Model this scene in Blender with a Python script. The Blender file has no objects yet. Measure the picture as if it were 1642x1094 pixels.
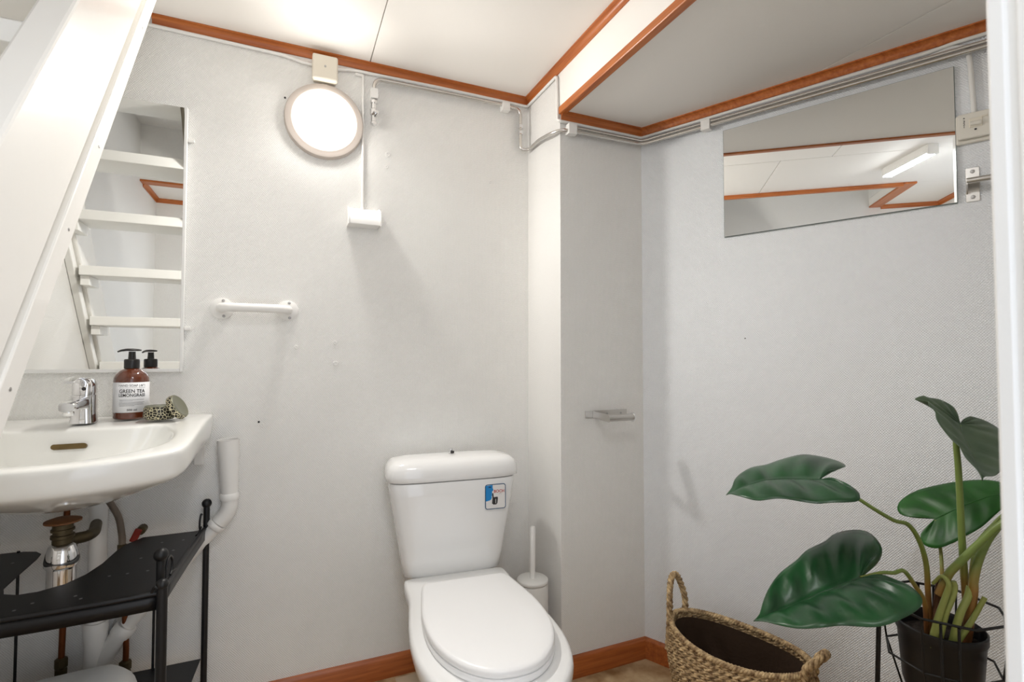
import bpy, bmesh, math, random
from mathutils import Vector, Matrix
random.seed(7)
S = bpy.context.scene
COL = S.collection
R = math.radians

# ------------------------------------------------------------------ camera, light, exposure
cam_d = bpy.data.cameras.new('camera')
cam_d.sensor_width = 36.0
cam_d.lens = 824.0 / 1642.0 * 36.0
cam_d.clip_start = 0.02
cam_d.dof.use_dof = True
cam_d.dof.focus_distance = 1.9
cam_d.dof.aperture_fstop = 9.0
cam = bpy.data.objects.new('camera', cam_d)
COL.objects.link(cam)
cam.location = (0, 0, 1.10)
cam.rotation_euler = (R(90 + 1.81), 0, R(-23.66))
S.camera = cam

world = bpy.data.worlds.new('world')
S.world = world
world.use_nodes = True
world.node_tree.nodes['Background'].inputs[0].default_value = (0.80, 0.86, 1.0, 1)
world.node_tree.nodes['Background'].inputs[1].default_value = 0.6

fill_d = bpy.data.lights.new('fill_light', 'AREA')      # added fill behind the camera, set in the unseen front opening
fill_d.shape = 'RECTANGLE'; fill_d.size = 0.62; fill_d.size_y = 1.9
fill_d.energy = 2.2; fill_d.color = (0.90, 0.95, 1.0)
fill_ob = bpy.data.objects.new('fill_light', fill_d)
COL.objects.link(fill_ob)
fill_ob.location = (0.06, -0.36, 1.05); fill_ob.rotation_euler = (R(90), 0, 0)

LAMP_STRENGTH = 2.6        # glow of the opal diffuser
LAMP_POWER = 6.5           # light thrown forward and sideways by the same lamp
TUBE_STRENGTH = 66.0
S.view_settings.view_transform = 'Standard'
S.view_settings.look = 'None'
S.view_settings.exposure = 0.80
S.view_settings.gamma = 1.0
S.view_settings.use_curve_mapping = False
S.cycles.use_denoising = True
S.cycles.max_bounces = 10
S.cycles.diffuse_bounces = 6
S.cycles.glossy_bounces = 6
S.cycles.caustics_reflective = False
S.cycles.caustics_refractive = False

# ------------------------------------------------------------------ helpers
def lin(c):
    return tuple((x / 12.92 if x <= 0.04045 else ((x + 0.055) / 1.055) ** 2.4) for x in c)
def rgb(r, g, b):
    return lin((r / 255, g / 255, b / 255)) + (1,)

def catmull(pts, n, closed=False):
    pts = [Vector(p) for p in pts]
    m = len(pts); out = []
    rng = m if closed else m - 1
    for i in range(rng):
        if closed:
            p0, p1, p2, p3 = pts[(i - 1) % m], pts[i], pts[(i + 1) % m], pts[(i + 2) % m]
        else:
            p1, p2 = pts[i], pts[i + 1]
            p0 = pts[i - 1] if i > 0 else p1 * 2 - p2
            p3 = pts[i + 2] if i + 2 < m else p2 * 2 - p1
        for k in range(n):
            t = k / n
            out.append(0.5 * ((2 * p1) + (p2 - p0) * t + (2 * p0 - 5 * p1 + 4 * p2 - p3) * t * t + (3 * p1 - p0 - 3 * p2 + p3) * t ** 3))
    if not closed:
        out.append(pts[-1])
    return out

def fillet(pts, r, k=6):
    """round the inner corners of a polyline"""
    pts = [Vector(p) for p in pts]
    out = [pts[0]]
    for i in range(1, len(pts) - 1):
        a, b, c = pts[i - 1], pts[i], pts[i + 1]
        d1, d2 = (a - b), (c - b)
        rr = min(r, d1.length * .49, d2.length * .49)
        p, q = b + d1.normalized() * rr, b + d2.normalized() * rr
        for j in range(k + 1):
            t = j / k
            out.append(p * (1 - t) ** 2 + b * 2 * t * (1 - t) + q * t * t)
    out.append(pts[-1])
    return out

WLOC = {}
class MB:
    def __init__(s, M=None):
        s.v = []; s.f = []; s.M = M
    def add(s, vs, fs):
        o = len(s.v)
        s.v += [Vector(v) for v in vs]
        s.f += [tuple(i + o for i in f) for f in fs]
        return s
    def box(s, x0, x1, y0, y1, z0, z1):
        return s.add([(x0, y0, z0), (x1, y0, z0), (x1, y1, z0), (x0, y1, z0), (x0, y0, z1), (x1, y0, z1), (x1, y1, z1), (x0, y1, z1)],
                     [(3, 2, 1, 0), (4, 5, 6, 7), (0, 1, 5, 4), (1, 2, 6, 5), (2, 3, 7, 6), (3, 0, 4, 7)])
    def loft(s, rings, cap0=True, cap1=True, closed=True):
        n = len(rings[0]); vs = [p for r in rings for p in r]; fs = []
        for i in range(len(rings) - 1):
            for j in range(n if closed else n - 1):
                a, b = i * n + j, i * n + (j + 1) % n
                fs.append((a, b, b + n, a + n))
        if cap0: fs.append(tuple(range(n))[::-1])
        if cap1: fs.append(tuple((len(rings) - 1) * n + k for k in range(n)))
        return s.add(vs, fs)
    def tube(s, pts, r, n=10, closed=False, caps=True):
        pts = [Vector(p) for p in pts]; m = len(pts)
        rs = r if isinstance(r, (list, tuple)) else [r] * m
        rings = []; up = None
        for i in range(m):
            a = pts[(i - 1) % m] if (closed or i > 0) else pts[i]
            b = pts[(i + 1) % m] if (closed or i < m - 1) else pts[i]
            t = (b - a).normalized()
            if up is None:
                up = Vector((0, 0, 1)) if abs(t.z) < .9 else Vector((1, 0, 0))
            x = t.cross(up)
            if x.length < 1e-6: x = t.cross(Vector((0, 1, .3)))
            x.normalize(); y = x.cross(t); up = y
            y = y.normalized()
            rings.append([pts[i] + (x * math.cos(k * 2 * math.pi / n) + y * math.sin(k * 2 * math.pi / n)) * rs[i] for k in range(n)])
        if closed:
            rings.append(rings[0])
        return s.loft(rings, caps and not closed, caps and not closed)
    def cyl(s, p0, p1, r0, r1=None, n=20, caps=True):
        return s.tube([p0, p1], [r0, r0 if r1 is None else r1], n, False, caps)
    def lathe(s, prof, c=(0, 0, 0), axis=(0, 0, 1), n=32, caps=True):
        """prof: list of (radius, height along axis)"""
        a = Vector(axis).normalized()
        x = a.cross(Vector((0, 0, 1)) if abs(a.z) < .9 else Vector((0, 1, 0))).normalized(); y = a.cross(x)
        c = Vector(c)
        rings = [[c + a * h + (x * math.cos(k * 2 * math.pi / n) + y * math.sin(k * 2 * math.pi / n)) * max(r, 1e-5) for k in range(n)] for r, h in prof]
        return s.loft(rings, caps, caps)
    def sphere(s, c, r, n=14, sq=(1, 1, 1)):
        c = Vector(c); rings = []
        for i in range(1, n):
            t = math.pi * i / n - math.pi / 2
            rings.append([c + Vector((math.cos(t) * math.cos(k * 2 * math.pi / n) * r * sq[0], math.cos(t) * math.sin(k * 2 * math.pi / n) * r * sq[1], math.sin(t) * r * sq[2])) for k in range(n)])
        return s.loft(rings)
    def prism(s, poly, a, b, axis='z'):
        """poly 2D extruded along axis from a to b; x: (y,z) poly, y: (x,z) poly, z: (x,y) poly"""
        def P(p, h):
            return {'z': (p[0], p[1], h), 'y': (p[0], h, p[1]), 'x': (h, p[0], p[1])}[axis]
        return s.loft([[P(p, a) for p in poly], [P(p, b) for p in poly]])
    def build(s, name, mat, parent=None, smooth=None, bevel=0, subd=0, origin=None, bseg=2):
        vs = [s.M @ v for v in s.v] if s.M is not None else s.v
        if origin is None:
            xs = [v.x for v in vs]; ys = [v.y for v in vs]; zs = [v.z for v in vs]
            origin = Vector(((min(xs) + max(xs)) / 2, (min(ys) + max(ys)) / 2, min(zs)))
        origin = Vector(origin)
        me = bpy.data.meshes.new(name)
        me.from_pydata([v - origin for v in vs], [], s.f)
        bm = bmesh.new(); bm.from_mesh(me)
        bmesh.ops.recalc_face_normals(bm, faces=bm.faces)
        bm.to_mesh(me); bm.free()
        if smooth is not None:
            me.polygons.foreach_set('use_smooth', [True] * len(me.polygons))
            if smooth < 180:
                me.set_sharp_from_angle(angle=R(smooth))
        me.materials.append(mat)
        o = bpy.data.objects.new(name, me)
        COL.objects.link(o)
        put(o, origin, parent)
        if bevel:
            b = o.modifiers.new('bevel', 'BEVEL'); b.width = bevel; b.segments = bseg; b.limit_method = 'ANGLE'; b.angle_limit = R(40)
        if subd:
            b = o.modifiers.new('subd', 'SUBSURF'); b.levels = subd; b.render_levels = subd
        return o

def put(o, wloc, parent):
    WLOC[o.name] = Vector(wloc)
    if parent is not None:
        o.parent = parent
        o.location = Vector(wloc) - WLOC[parent.name]
    else:
        o.location = wloc
def tag(o, label=None, cat=None, group=None, kind=None):
    if label: o['label'] = label
    if cat: o['category'] = cat
    if group: o['group'] = group
    if kind: o['kind'] = kind
    return o
def thing(name, loc, label, cat, group=None):
    o = bpy.data.objects.new(name, None)
    o.empty_display_size = 0.05
    COL.objects.link(o); put(o, loc, None)
    return tag(o, label, cat, group)
def struct(o):
    o['kind'] = 'structure'
    return o
def copy_to(o, delta, parent):
    c = o.copy(); COL.objects.link(c)
    put(c, WLOC[o.name] + Vector(delta), parent)
    return c
def text2d(body, size, bold=.018):
    cu = bpy.data.curves.new('txt', 'FONT'); cu.body = body; cu.size = size
    cu.align_x = 'CENTER'; cu.align_y = 'CENTER'; cu.resolution_u = 3; cu.offset = size * bold
    ob = bpy.data.objects.new('txt', cu); COL.objects.link(ob)
    dg = bpy.context.evaluated_depsgraph_get()
    me = bpy.data.meshes.new_from_object(ob.evaluated_get(dg))
    vs = [(v.co.x, v.co.y) for v in me.vertices]; fs = [tuple(p.vertices) for p in me.polygons]
    bpy.data.objects.remove(ob); bpy.data.curves.remove(cu); bpy.data.meshes.remove(me)
    return vs, fs

# ------------------------------------------------------------------ materials
def newmat(name):
    m = bpy.data.materials.new(name); m.use_nodes = True
    nt = m.node_tree
    return m, nt, nt.nodes['Principled BSDF']
def N(nt, typ, **kw):
    n = nt.nodes.new(typ)
    for k, v in kw.items(): setattr(n, k, v)
    return n
def plain(name, col, rough=.5, metal=0, coat=0, bump=0, bscale=60, var=0, vscale=8, trans=0, ior=1.45, sss=0):
    m, nt, b = newmat(name)
    b.inputs['Base Color'].default_value = col
    b.inputs['Roughness'].default_value = rough
    b.inputs['Metallic'].default_value = metal
    b.inputs['IOR'].default_value = ior
    if coat:
        b.inputs['Coat Weight'].default_value = coat; b.inputs['Coat Roughness'].default_value = .08
    if trans: b.inputs['Transmission Weight'].default_value = trans
    tc = N(nt, 'ShaderNodeTexCoord')
    if var:
        nz = N(nt, 'ShaderNodeTexNoise'); nz.inputs['Scale'].default_value = vscale; nz.inputs['Detail'].default_value = 4
        nt.links.new(tc.outputs['Object'], nz.inputs['Vector'])
        rp = N(nt, 'ShaderNodeMapRange'); rp.inputs[3].default_value = 1 - var; rp.inputs[4].default_value = 1 + var * .4
        nt.links.new(nz.outputs['Fac'], rp.inputs[0])
        mx = N(nt, 'ShaderNodeVectorMath', operation='SCALE'); mx.inputs[0].default_value = col[:3]
        nt.links.new(rp.outputs[0], mx.inputs['Scale']); nt.links.new(mx.outputs[0], b.inputs['Base Color'])
    if bump:
        nz = N(nt, 'ShaderNodeTexNoise'); nz.inputs['Scale'].default_value = bscale; nz.inputs['Detail'].default_value = 3
        nt.links.new(tc.outputs['Object'], nz.inputs['Vector'])
        bp = N(nt, 'ShaderNodeBump'); bp.inputs['Strength'].default_value = bump; bp.inputs['Distance'].default_value = .003
        nt.links.new(nz.outputs['Fac'], bp.inputs['Height']); nt.links.new(bp.outputs[0], b.inputs['Normal'])
    return m

def wallpaper(name, ang, col, strength=.55):
    """painted glass-fibre weave; ang = direction of the wall in plan"""
    m, nt, b = newmat(name)
    b.inputs['Roughness'].default_value = .42
    tc = N(nt, 'ShaderNodeNewGeometry')
    mp = N(nt, 'ShaderNodeVectorRotate', rotation_type='Z_AXIS'); mp.inputs['Angle'].default_value = -ang
    nt.links.new(tc.outputs['Position'], mp.inputs['Vector'])
    sp = N(nt, 'ShaderNodeSeparateXYZ'); nt.links.new(mp.outputs[0], sp.inputs[0])
    wob = N(nt, 'ShaderNodeTexNoise'); wob.inputs['Scale'].default_value = 45; wob.inputs['Detail'].default_value = 2
    nt.links.new(tc.outputs['Position'], wob.inputs['Vector'])
    def wave(axis, k, amt):
        a = N(nt, 'ShaderNodeMath', operation='MULTIPLY_ADD'); a.inputs[1].default_value = amt
        nt.links.new(wob.outputs['Fac'], a.inputs[0])
        mu = N(nt, 'ShaderNodeMath', operation='MULTIPLY'); mu.inputs[1].default_value = k
        nt.links.new(sp.outputs[axis], mu.inputs[0]); nt.links.new(mu.outputs[0], a.inputs[2])
        s = N(nt, 'ShaderNodeMath', operation='SINE'); nt.links.new(a.outputs[0], s.inputs[0])
        return s
    wx = wave('X', 2 * math.pi / .0062, 5); wz = wave('Z', 2 * math.pi / .0072, 5)
    mu = N(nt, 'ShaderNodeMath', operation='MULTIPLY'); nt.links.new(wx.outputs[0], mu.inputs[0]); nt.links.new(wz.outputs[0], mu.inputs[1])
    fine = N(nt, 'ShaderNodeTexNoise'); fine.inputs['Scale'].default_value = 190; fine.inputs['Detail'].default_value = 2
    nt.links.new(tc.outputs['Position'], fine.inputs['Vector'])
    ad = N(nt, 'ShaderNodeMath', operation='MULTIPLY_ADD'); ad.inputs[1].default_value = 1.1
    nt.links.new(fine.outputs['Fac'], ad.inputs[0]); nt.links.new(mu.outputs[0], ad.inputs[2])
    lump = N(nt, 'ShaderNodeTexNoise'); lump.inputs['Scale'].default_value = 9; lump.inputs['Detail'].default_value = 2
    nt.links.new(tc.outputs['Position'], lump.inputs['Vector'])
    ad2 = N(nt, 'ShaderNodeMath', operation='MULTIPLY_ADD'); ad2.inputs[1].default_value = 2.2
    nt.links.new(lump.outputs['Fac'], ad2.inputs[0]); nt.links.new(ad.outputs[0], ad2.inputs[2])
    bp = N(nt, 'ShaderNodeBump'); bp.inputs['Strength'].default_value = strength; bp.inputs['Distance'].default_value = .0011
    nt.links.new(ad2.outputs[0], bp.inputs['Height']); nt.links.new(bp.outputs[0], b.inputs['Normal'])
    st = N(nt, 'ShaderNodeTexNoise'); st.inputs['Scale'].default_value = 2.2; st.inputs['Detail'].default_value = 5
    nt.links.new(tc.outputs['Position'], st.inputs['Vector'])
    mr = N(nt, 'ShaderNodeMapRange'); mr.inputs[1].default_value = .3; mr.inputs[2].default_value = .7; mr.inputs[3].default_value = .965; mr.inputs[4].default_value = 1.0
    nt.links.new(st.outputs['Fac'], mr.inputs[0])
    sc = N(nt, 'ShaderNodeVectorMath', operation='SCALE'); sc.inputs[0].default_value = col[:3]
    nt.links.new(mr.outputs[0], sc.inputs['Scale']); nt.links.new(sc.outputs[0], b.inputs['Base Color'])
    return m

def wood(name, c1, c2, rot=(0, 0, 0), scale=(3, 60, 60), rough=.35):
    m, nt, b = newmat(name)
    g = N(nt, 'ShaderNodeNewGeometry')
    mp = N(nt, 'ShaderNodeMapping'); mp.inputs['Rotation'].default_value = rot; mp.inputs['Scale'].default_value = scale
    nt.links.new(g.outputs['Position'], mp.inputs['Vector'])
    nz = N(nt, 'ShaderNodeTexNoise'); nz.inputs['Scale'].default_value = 1.6; nz.inputs['Detail'].default_value = 6; nz.inputs['Roughness'].default_value = .6
    nt.links.new(mp.outputs[0], nz.inputs['Vector'])
    cr = N(nt, 'ShaderNodeValToRGB'); cr.color_ramp.elements[0].position = .3; cr.color_ramp.elements[1].position = .72
    cr.color_ramp.elements[0].color = c1; cr.color_ramp.elements[1].color = c2
    nt.links.new(nz.outputs['Fac'], cr.inputs[0]); nt.links.new(cr.outputs[0], b.inputs['Base Color'])
    b.inputs['Roughness'].default_value = rough
    bp = N(nt, 'ShaderNodeBump'); bp.inputs['Strength'].default_value = .15; bp.inputs['Distance'].default_value = .001
    nt.links.new(nz.outputs['Fac'], bp.inputs['Height']); nt.links.new(bp.outputs[0], b.inputs['Normal'])
    return m

RW_ANG = math.atan2(-.901, .434)
WP = rgb(240, 239, 236)
M = {}
M['wall_b'] = wallpaper('wallpaper_back', 0, WP)
M['wall_s'] = wallpaper('wallpaper_side', R(90), WP)
M['wall_r'] = wallpaper('wallpaper_right', RW_ANG, rgb(241, 244, 248))
M['ceil'] = plain('ceiling_panel_paint', rgb(243, 240, 235), .55, bump=.08, bscale=300)
M['paint'] = plain('white_gloss_paint', rgb(238, 236, 231), .22, coat=.35, bump=.18, bscale=9)
M['groove_shade'] = plain('groove_shade_paint', rgb(158, 150, 134), .7, var=.3, vscale=6)  # shade of the stringer groove put into the filler colour
M['tread'] = plain('white_tread_paint', rgb(240, 239, 235), .4, bump=.1, bscale=20)
M['frame'] = plain('white_frame_paint', rgb(236, 236, 234), .3)
oc1, oc2 = rgb(158, 80, 30), rgb(202, 122, 62)
M['wood_x'] = wood('trim_wood_x', oc1, oc2)
M['wood_y'] = wood('trim_wood_y', oc1, oc2, scale=(60, 3, 60))
M['wood_r'] = wood('trim_wood_right', oc1, oc2, rot=(0, 0, -RW_ANG))
M['base_x'] = wood('baseboard_wood_x', rgb(142, 72, 30), rgb(190, 108, 52), scale=(3, 50, 50))
M['base_y'] = wood('baseboard_wood_y', rgb(142, 72, 30), rgb(190, 108, 52), scale=(50, 3, 50))
M['base_r'] = wood('baseboard_wood_right', rgb(142, 72, 30), rgb(190, 108, 52), rot=(0, 0, -RW_ANG), scale=(3, 50, 50))
M['ceramic'] = plain('white_ceramic', rgb(240, 240, 239), .12, coat=.5)
M['basin'] = plain('basin_ceramic', rgb(242, 242, 238), .1, coat=.5)
M['plastic'] = plain('white_plastic', rgb(238, 237, 234), .35)
M['seat'] = plain('white_seat_plastic', rgb(241, 241, 241), .3)
M['cream'] = plain('cream_plastic', rgb(226, 219, 204), .4)
M['switch'] = plain('ivory_plastic', rgb(228, 224, 214), .4)
M['lampbase'] = plain('lamp_base_plastic', rgb(196, 186, 178), .5)
M['chrome'] = plain('chrome', (.78, .78, .79, 1), .07, 1)
M['steel'] = plain('brushed_steel', (.62, .60, .57, 1), .28, 1)
M['pipe'] = plain('grey_metal_pipe', (.66, .64, .61, 1), .26, 1)
M['black'] = plain('black_powder_coat', rgb(17, 17, 19), .42, bump=.05, bscale=200)
M['wire'] = plain('black_wire', rgb(18, 18, 18), .45)
M['potm'] = plain('black_pot_plastic', rgb(22, 22, 24), .38)
M['soil'] = plain('potting_soil', rgb(38, 28, 20), .95, bump=1, bscale=120, var=.5, vscale=60)
M['blackpl'] = plain('black_pump_plastic', rgb(26, 24, 23), .3)
M['darkmark'] = plain('dark_print', rgb(48, 46, 46), .6)
M['greymark'] = plain('grey_print', rgb(130, 130, 132), .6)
M['label'] = plain('paper_label', rgb(236, 236, 238), .5)
M['copper'] = plain('aged_copper', rgb(120, 66, 34), .45, .7, var=.4, vscale=40)
M['brass'] = plain('tarnished_brass', rgb(96, 84, 60), .5, .7, var=.4, vscale=60)
M['rubber'] = plain('brown_washer', rgb(122, 78, 42), .6)
M['hose'] = plain('grey_braided_hose', rgb(128, 116, 104), .5, .3, bump=.5, bscale=500)
M['redp'] = plain('red_lever_plastic', rgb(150, 44, 28), .5, var=.4, vscale=60)
M['cloth'] = plain('white_cloth', rgb(226, 228, 228), .9, bump=.25, bscale=30)
M['screw'] = plain('screw_metal', (.42, .41, .40, 1), .35, 1)
M['mirror'] = plain('mirror_silver', (.90, .91, .90, 1), .0, 1)
M['glassedge'] = plain('glass_edge', rgb(120, 132, 128), .2)
M['slot'] = plain('overflow_brass', rgb(112, 92, 52), .5, .3, var=.5, vscale=80)
M['blue'] = plain('sticker_blue', rgb(28, 132, 200), .35)
M['navy'] = plain('sticker_navy', rgb(24, 74, 110), .35)
M['white'] = plain('sticker_white', rgb(226, 224, 222), .35)
M['red'] = plain('sticker_red', rgb(186, 62, 56), .4)

def emit(name, col, strength):
    m, nt, b = newmat(name)
    b.inputs['Base Color'].default_value = (.9, .9, .88, 1)
    b.inputs['Emission Color'].default_value = col
    b.inputs['Emission Strength'].default_value = strength
    return m
M['lamp'] = emit('lamp_diffuser', (1.0, .95, .88, 1), LAMP_STRENGTH)
M['tube'] = emit('tube_diffuser', (.97, .985, 1.0, 1), TUBE_STRENGTH)

# floor: vinyl sheet printed with small stone tiles
m, nt, b = newmat('vinyl_floor')
g = N(nt, 'ShaderNodeNewGeometry')
nz = N(nt, 'ShaderNodeTexNoise'); nz.inputs['Scale'].default_value = 14; nz.inputs['Detail'].default_value = 6
nt.links.new(g.outputs['Position'], nz.inputs['Vector'])
cr = N(nt, 'ShaderNodeValToRGB'); cr.color_ramp.elements[0].color = rgb(134, 102, 66); cr.color_ramp.elements[1].color = rgb(196, 172, 136)
cr.color_ramp.elements[0].position = .32; cr.color_ramp.elements[1].position = .68
nt.links.new(nz.outputs['Fac'], cr.inputs[0]); nt.links.new(cr.outputs[0], b.inputs['Base Color'])
b.inputs['Roughness'].default_value = .38
M['floor'] = m
M['floor2'] = plain('vinyl_floor_light_tile', rgb(196, 180, 156), .38, var=.25, vscale=18)

# amber bottle
m, nt, b = newmat('amber_bottle')
b.inputs['Base Color'].default_value = rgb(92, 42, 20)
b.inputs['Roughness'].default_value = .08
b.inputs['Coat Weight'].default_value = .6
M['amber'] = m

# animal print tin
m, nt, b = newmat('animal_print_tin')
tc = N(nt, 'ShaderNodeTexCoord')
vo = N(nt, 'ShaderNodeTexVoronoi', feature='DISTANCE_TO_EDGE'); vo.inputs['Scale'].default_value = 135
nt.links.new(tc.outputs['Object'], vo.inputs['Vector'])
cr = N(nt, 'ShaderNodeValToRGB'); cr.color_ramp.interpolation = 'CONSTANT'
cr.color_ramp.elements[0].color = rgb(214, 206, 172); cr.color_ramp.elements[1].color = rgb(34, 30, 24); cr.color_ramp.elements[1].position = .07
nt.links.new(vo.outputs['Distance'], cr.inputs[0]); nt.links.new(cr.outputs[0], b.inputs['Base Color'])
b.inputs['Roughness'].default_value = .35; b.inputs['Metallic'].default_value = .3
M['leopard'] = m
M['tintop'] = plain('tin_top_metal', rgb(138, 138, 120), .28, .7)

# leaves
def leafmat(name, c1, c2, rough):
    m, nt, b = newmat(name)
    tc = N(nt, 'ShaderNodeTexCoord')
    nz = N(nt, 'ShaderNodeTexNoise'); nz.inputs['Scale'].default_value = 14; nz.inputs['Detail'].default_value = 3
    nt.links.new(tc.outputs['Object'], nz.inputs['Vector'])
    cr = N(nt, 'ShaderNodeValToRGB'); cr.color_ramp.elements[0].color = c1; cr.color_ramp.elements[1].color = c2
    cr.color_ramp.elements[0].position = .3; cr.color_ramp.elements[1].position = .7
    nt.links.new(nz.outputs['Fac'], cr.inputs[0]); nt.links.new(cr.outputs[0], b.inputs['Base Color'])
    b.inputs['Roughness'].default_value = rough
    return m
M['leaf'] = leafmat('leaf_green', rgb(17, 56, 28), rgb(34, 82, 44), .34)
M['leaf_d'] = leafmat('leaf_bright_green', rgb(16, 70, 14), rgb(32, 98, 22), .42)
M['leaf_u'] = leafmat('leaf_underside', rgb(62, 84, 62), rgb(92, 108, 84), .5)
m, nt, b = newmat('plant_stem')
g = N(nt, 'ShaderNodeNewGeometry'); sp = N(nt, 'ShaderNodeSeparateXYZ'); nt.links.new(g.outputs['Position'], sp.inputs[0])
nz = N(nt, 'ShaderNodeTexNoise'); nz.inputs['Scale'].default_value = 18; nt.links.new(g.outputs['Position'], nz.inputs['Vector'])
ad = N(nt, 'ShaderNodeMath', operation='MULTIPLY_ADD'); ad.inputs[1].default_value = .12; nt.links.new(nz.outputs['Fac'], ad.inputs[0]); nt.links.new(sp.outputs['Z'], ad.inputs[2])
mr = N(nt, 'ShaderNodeMapRange'); mr.inputs[1].default_value = .60; mr.inputs[2].default_value = .74; nt.links.new(ad.outputs[0], mr.inputs[0])
cr = N(nt, 'ShaderNodeValToRGB'); cr.color_ramp.elements[0].color = rgb(112, 72, 40); cr.color_ramp.elements[1].color = rgb(112, 132, 62)
e = cr.color_ramp.elements.new(.45); e.color = rgb(150, 112, 52)
nt.links.new(mr.outputs[0], cr.inputs[0]); nt.links.new(cr.outputs[0], b.inputs['Base Color'])
b.inputs['Roughness'].default_value = .4
M['stem'] = m
M['stemg'] = plain('cut_stem_green', rgb(150, 158, 84), .45, var=.3, vscale=30)
M['trunk'] = plain('plant_trunk', rgb(96, 62, 38), .7, bump=.5, bscale=60, var=.4, vscale=40)

# seagrass
def grass(name, c1, c2):
    m, nt, b = newmat(name)
    tc = N(nt, 'ShaderNodeTexCoord')
    nz = N(nt, 'ShaderNodeTexNoise'); nz.inputs['Scale'].default_value = 70; nz.inputs['Detail'].default_value = 4
    nt.links.new(tc.outputs['Object'], nz.inputs['Vector'])
    cr = N(nt, 'ShaderNodeValToRGB'); cr.color_ramp.elements[0].color = c1; cr.color_ramp.elements[1].color = c2
    cr.color_ramp.elements[0].position = .32; cr.color_ramp.elements[1].position = .66
    nt.links.new(nz.outputs['Fac'], cr.inputs[0]); nt.links.new(cr.outputs[0], b.inputs['Base Color'])
    b.inputs['Roughness'].default_value = .75
    return m
M['seagrass'] = grass('seagrass', rgb(112, 84, 54), rgb(210, 182, 138))
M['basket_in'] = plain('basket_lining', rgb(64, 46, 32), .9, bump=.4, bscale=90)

# ------------------------------------------------------------------ room
W, G, JX = 1.83, 1.568, 0.872          # back wall, recess wall, jog face
CZ, SZ, LX, FY = 2.13, 1.962, -0.79, -0.33
P0 = Vector((1.222, G, 0))
RM = Matrix.Translation(P0) @ Matrix.Rotation(RW_ANG, 4, 'Z')      # right wall frame: x along wall towards camera, -y into room
def RP(s, y, z): return RM @ Vector((s, y, z))

fl = struct(MB().box(LX - .05, 2.3, FY - .05, W + .05, -.05, 0).build('floor', M['floor']))
rnd = random.Random(3)
for ix in range(9):
    for iy in range(5):
        x = -.15 + ix * .125; y = 1.05 + iy * .152
        if x > .45 and not (.2 < x < .4): continue
        MB().box(x + .004, x + .121, y + .004, y + .148, 0, .0008).build('floor_tile', M['floor2'] if rnd.random() < .7 else M['floor'], fl)

wb = struct(MB().box(LX - .05, JX, W, W + .06, 0, 2.5).build('wall_back', M['wall_b']))
MB().box(LX, -.30, W - .0007, W + .001, .075, 2.1).build('wallpaper_strip', M['wall_b'], wb)
wj = struct(MB().box(JX, JX + .004, G, W + .06, 0, CZ + .05).build('wall_jog', M['wall_s']))
wr = struct(MB().box(JX + .0042, 1.26, G, G + .06, 0, SZ + .04).build('wall_recess', M['wall_b']))
wR = struct(MB(RM).box(-.03, 1.75, 0, .06, 0, CZ).build('wall_right', M['wall_r']))
MB(RM).box(.296, 1.7, -.0007, .001, .075, 1.935).build('wallpaper_strip', M['wall_r'], wR)
wl = struct(MB().box(LX - .05, LX, FY, W, 0, 2.5).build('wall_left', M['wall_s']))
wf = struct(MB().box(LX, -.26, FY - .05, FY, 0, CZ).box(-.26, .40, FY - .05, FY, 2.02, CZ).build('wall_front', M['wall_b']))
wp = struct(MB().box(.40, .46, FY - .05, .12, 0, CZ).box(.46, 1.97, .06, .12, 0, CZ).build('wall_partition', M['wall_b']))
wk = struct(MB().box(JX, JX + .012, .12, G - .0005, SZ, CZ + .05).build('wall_bulkhead', M['ceil']))
# stair shaft through the ceiling
st = struct(MB().box(LX, -.2995, .03, .08, CZ + .0505, 2.45).box(-.2995, -.25, .03, W, CZ + .0505, 2.45).box(LX, -.25, .03, W, 2.45, 2.5).build('wall_stair_shaft', M['wall_b']))

ce = struct(MB().box(-.2998, JX + .02, FY - .05, W, CZ + .0132, CZ + .05).box(LX, -.30, FY - .05, .0795, CZ + .0132, CZ + .05).build('ceiling', M['ceil']))
for x0, x1, y0, y1 in [(-.30, .2525, FY, .86), (.2555, JX, FY, .62), (.2555, JX, .623, W), (LX, -.303, FY, .0795)]:
    MB().box(x0, x1, y0, y1, CZ, CZ + .013).build('ceiling_panel', M['ceil'], ce, bevel=.0012)
MB().prism([(-.30, .863), (.2525, .863), (.2525, W), (-.385, W), (-.385, 1.62), (-.30, 1.62)], CZ, CZ + .013, 'z').build('ceiling_panel', M['ceil'], ce, bevel=.0012)
cs = struct(MB().box(JX + .0125, 2.1, .1, G, SZ + .012, SZ + .04).build('ceiling_soffit', M['ceil']))
for x0, x1 in [(JX + .0125, 1.4585), (1.4615, 2.1)]:
    MB().box(x0, x1, .1, G, SZ, SZ + .013).build('ceiling_panel', M['ceil'], cs, bevel=.0012)

# cove profile (out from wall, down from ceiling)
def cove(w, h):
    p = [(0, 0), (w, 0), (w, -.004)]
    for k in range(1, 6):
        a = k / 6 * math.pi / 2
        p.append((w - (w - .004) * math.sin(a) * .98, -.004 - (h - .008) * (1 - math.cos(a)) * 1.0 - 0.0))
    p += [(.004, -h + .003), (.004, -h), (0, -h)]
    return p
pr = cove(.021, .025)
def sweep(name, mat, a, b, out, zc, ma=0, mb=0, prof=pr):
    """straight moulding from a to b (plan points on the wall), out = plan normal into the room, mitred ends"""
    a = Vector((*a, 0)); b = Vector((*b, 0)); out = Vector((*out, 0)); d = (b - a).normalized()
    r0 = [a + out * p[0] + d * (ma * p[0]) + Vector((0, 0, zc + p[1])) for p in prof]
    r1 = [b + out * p[0] - d * (mb * p[0]) + Vector((0, 0, zc + p[1])) for p in prof]
    return struct(MB().loft([r0, r1]).build(name, mat, smooth=35))
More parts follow.
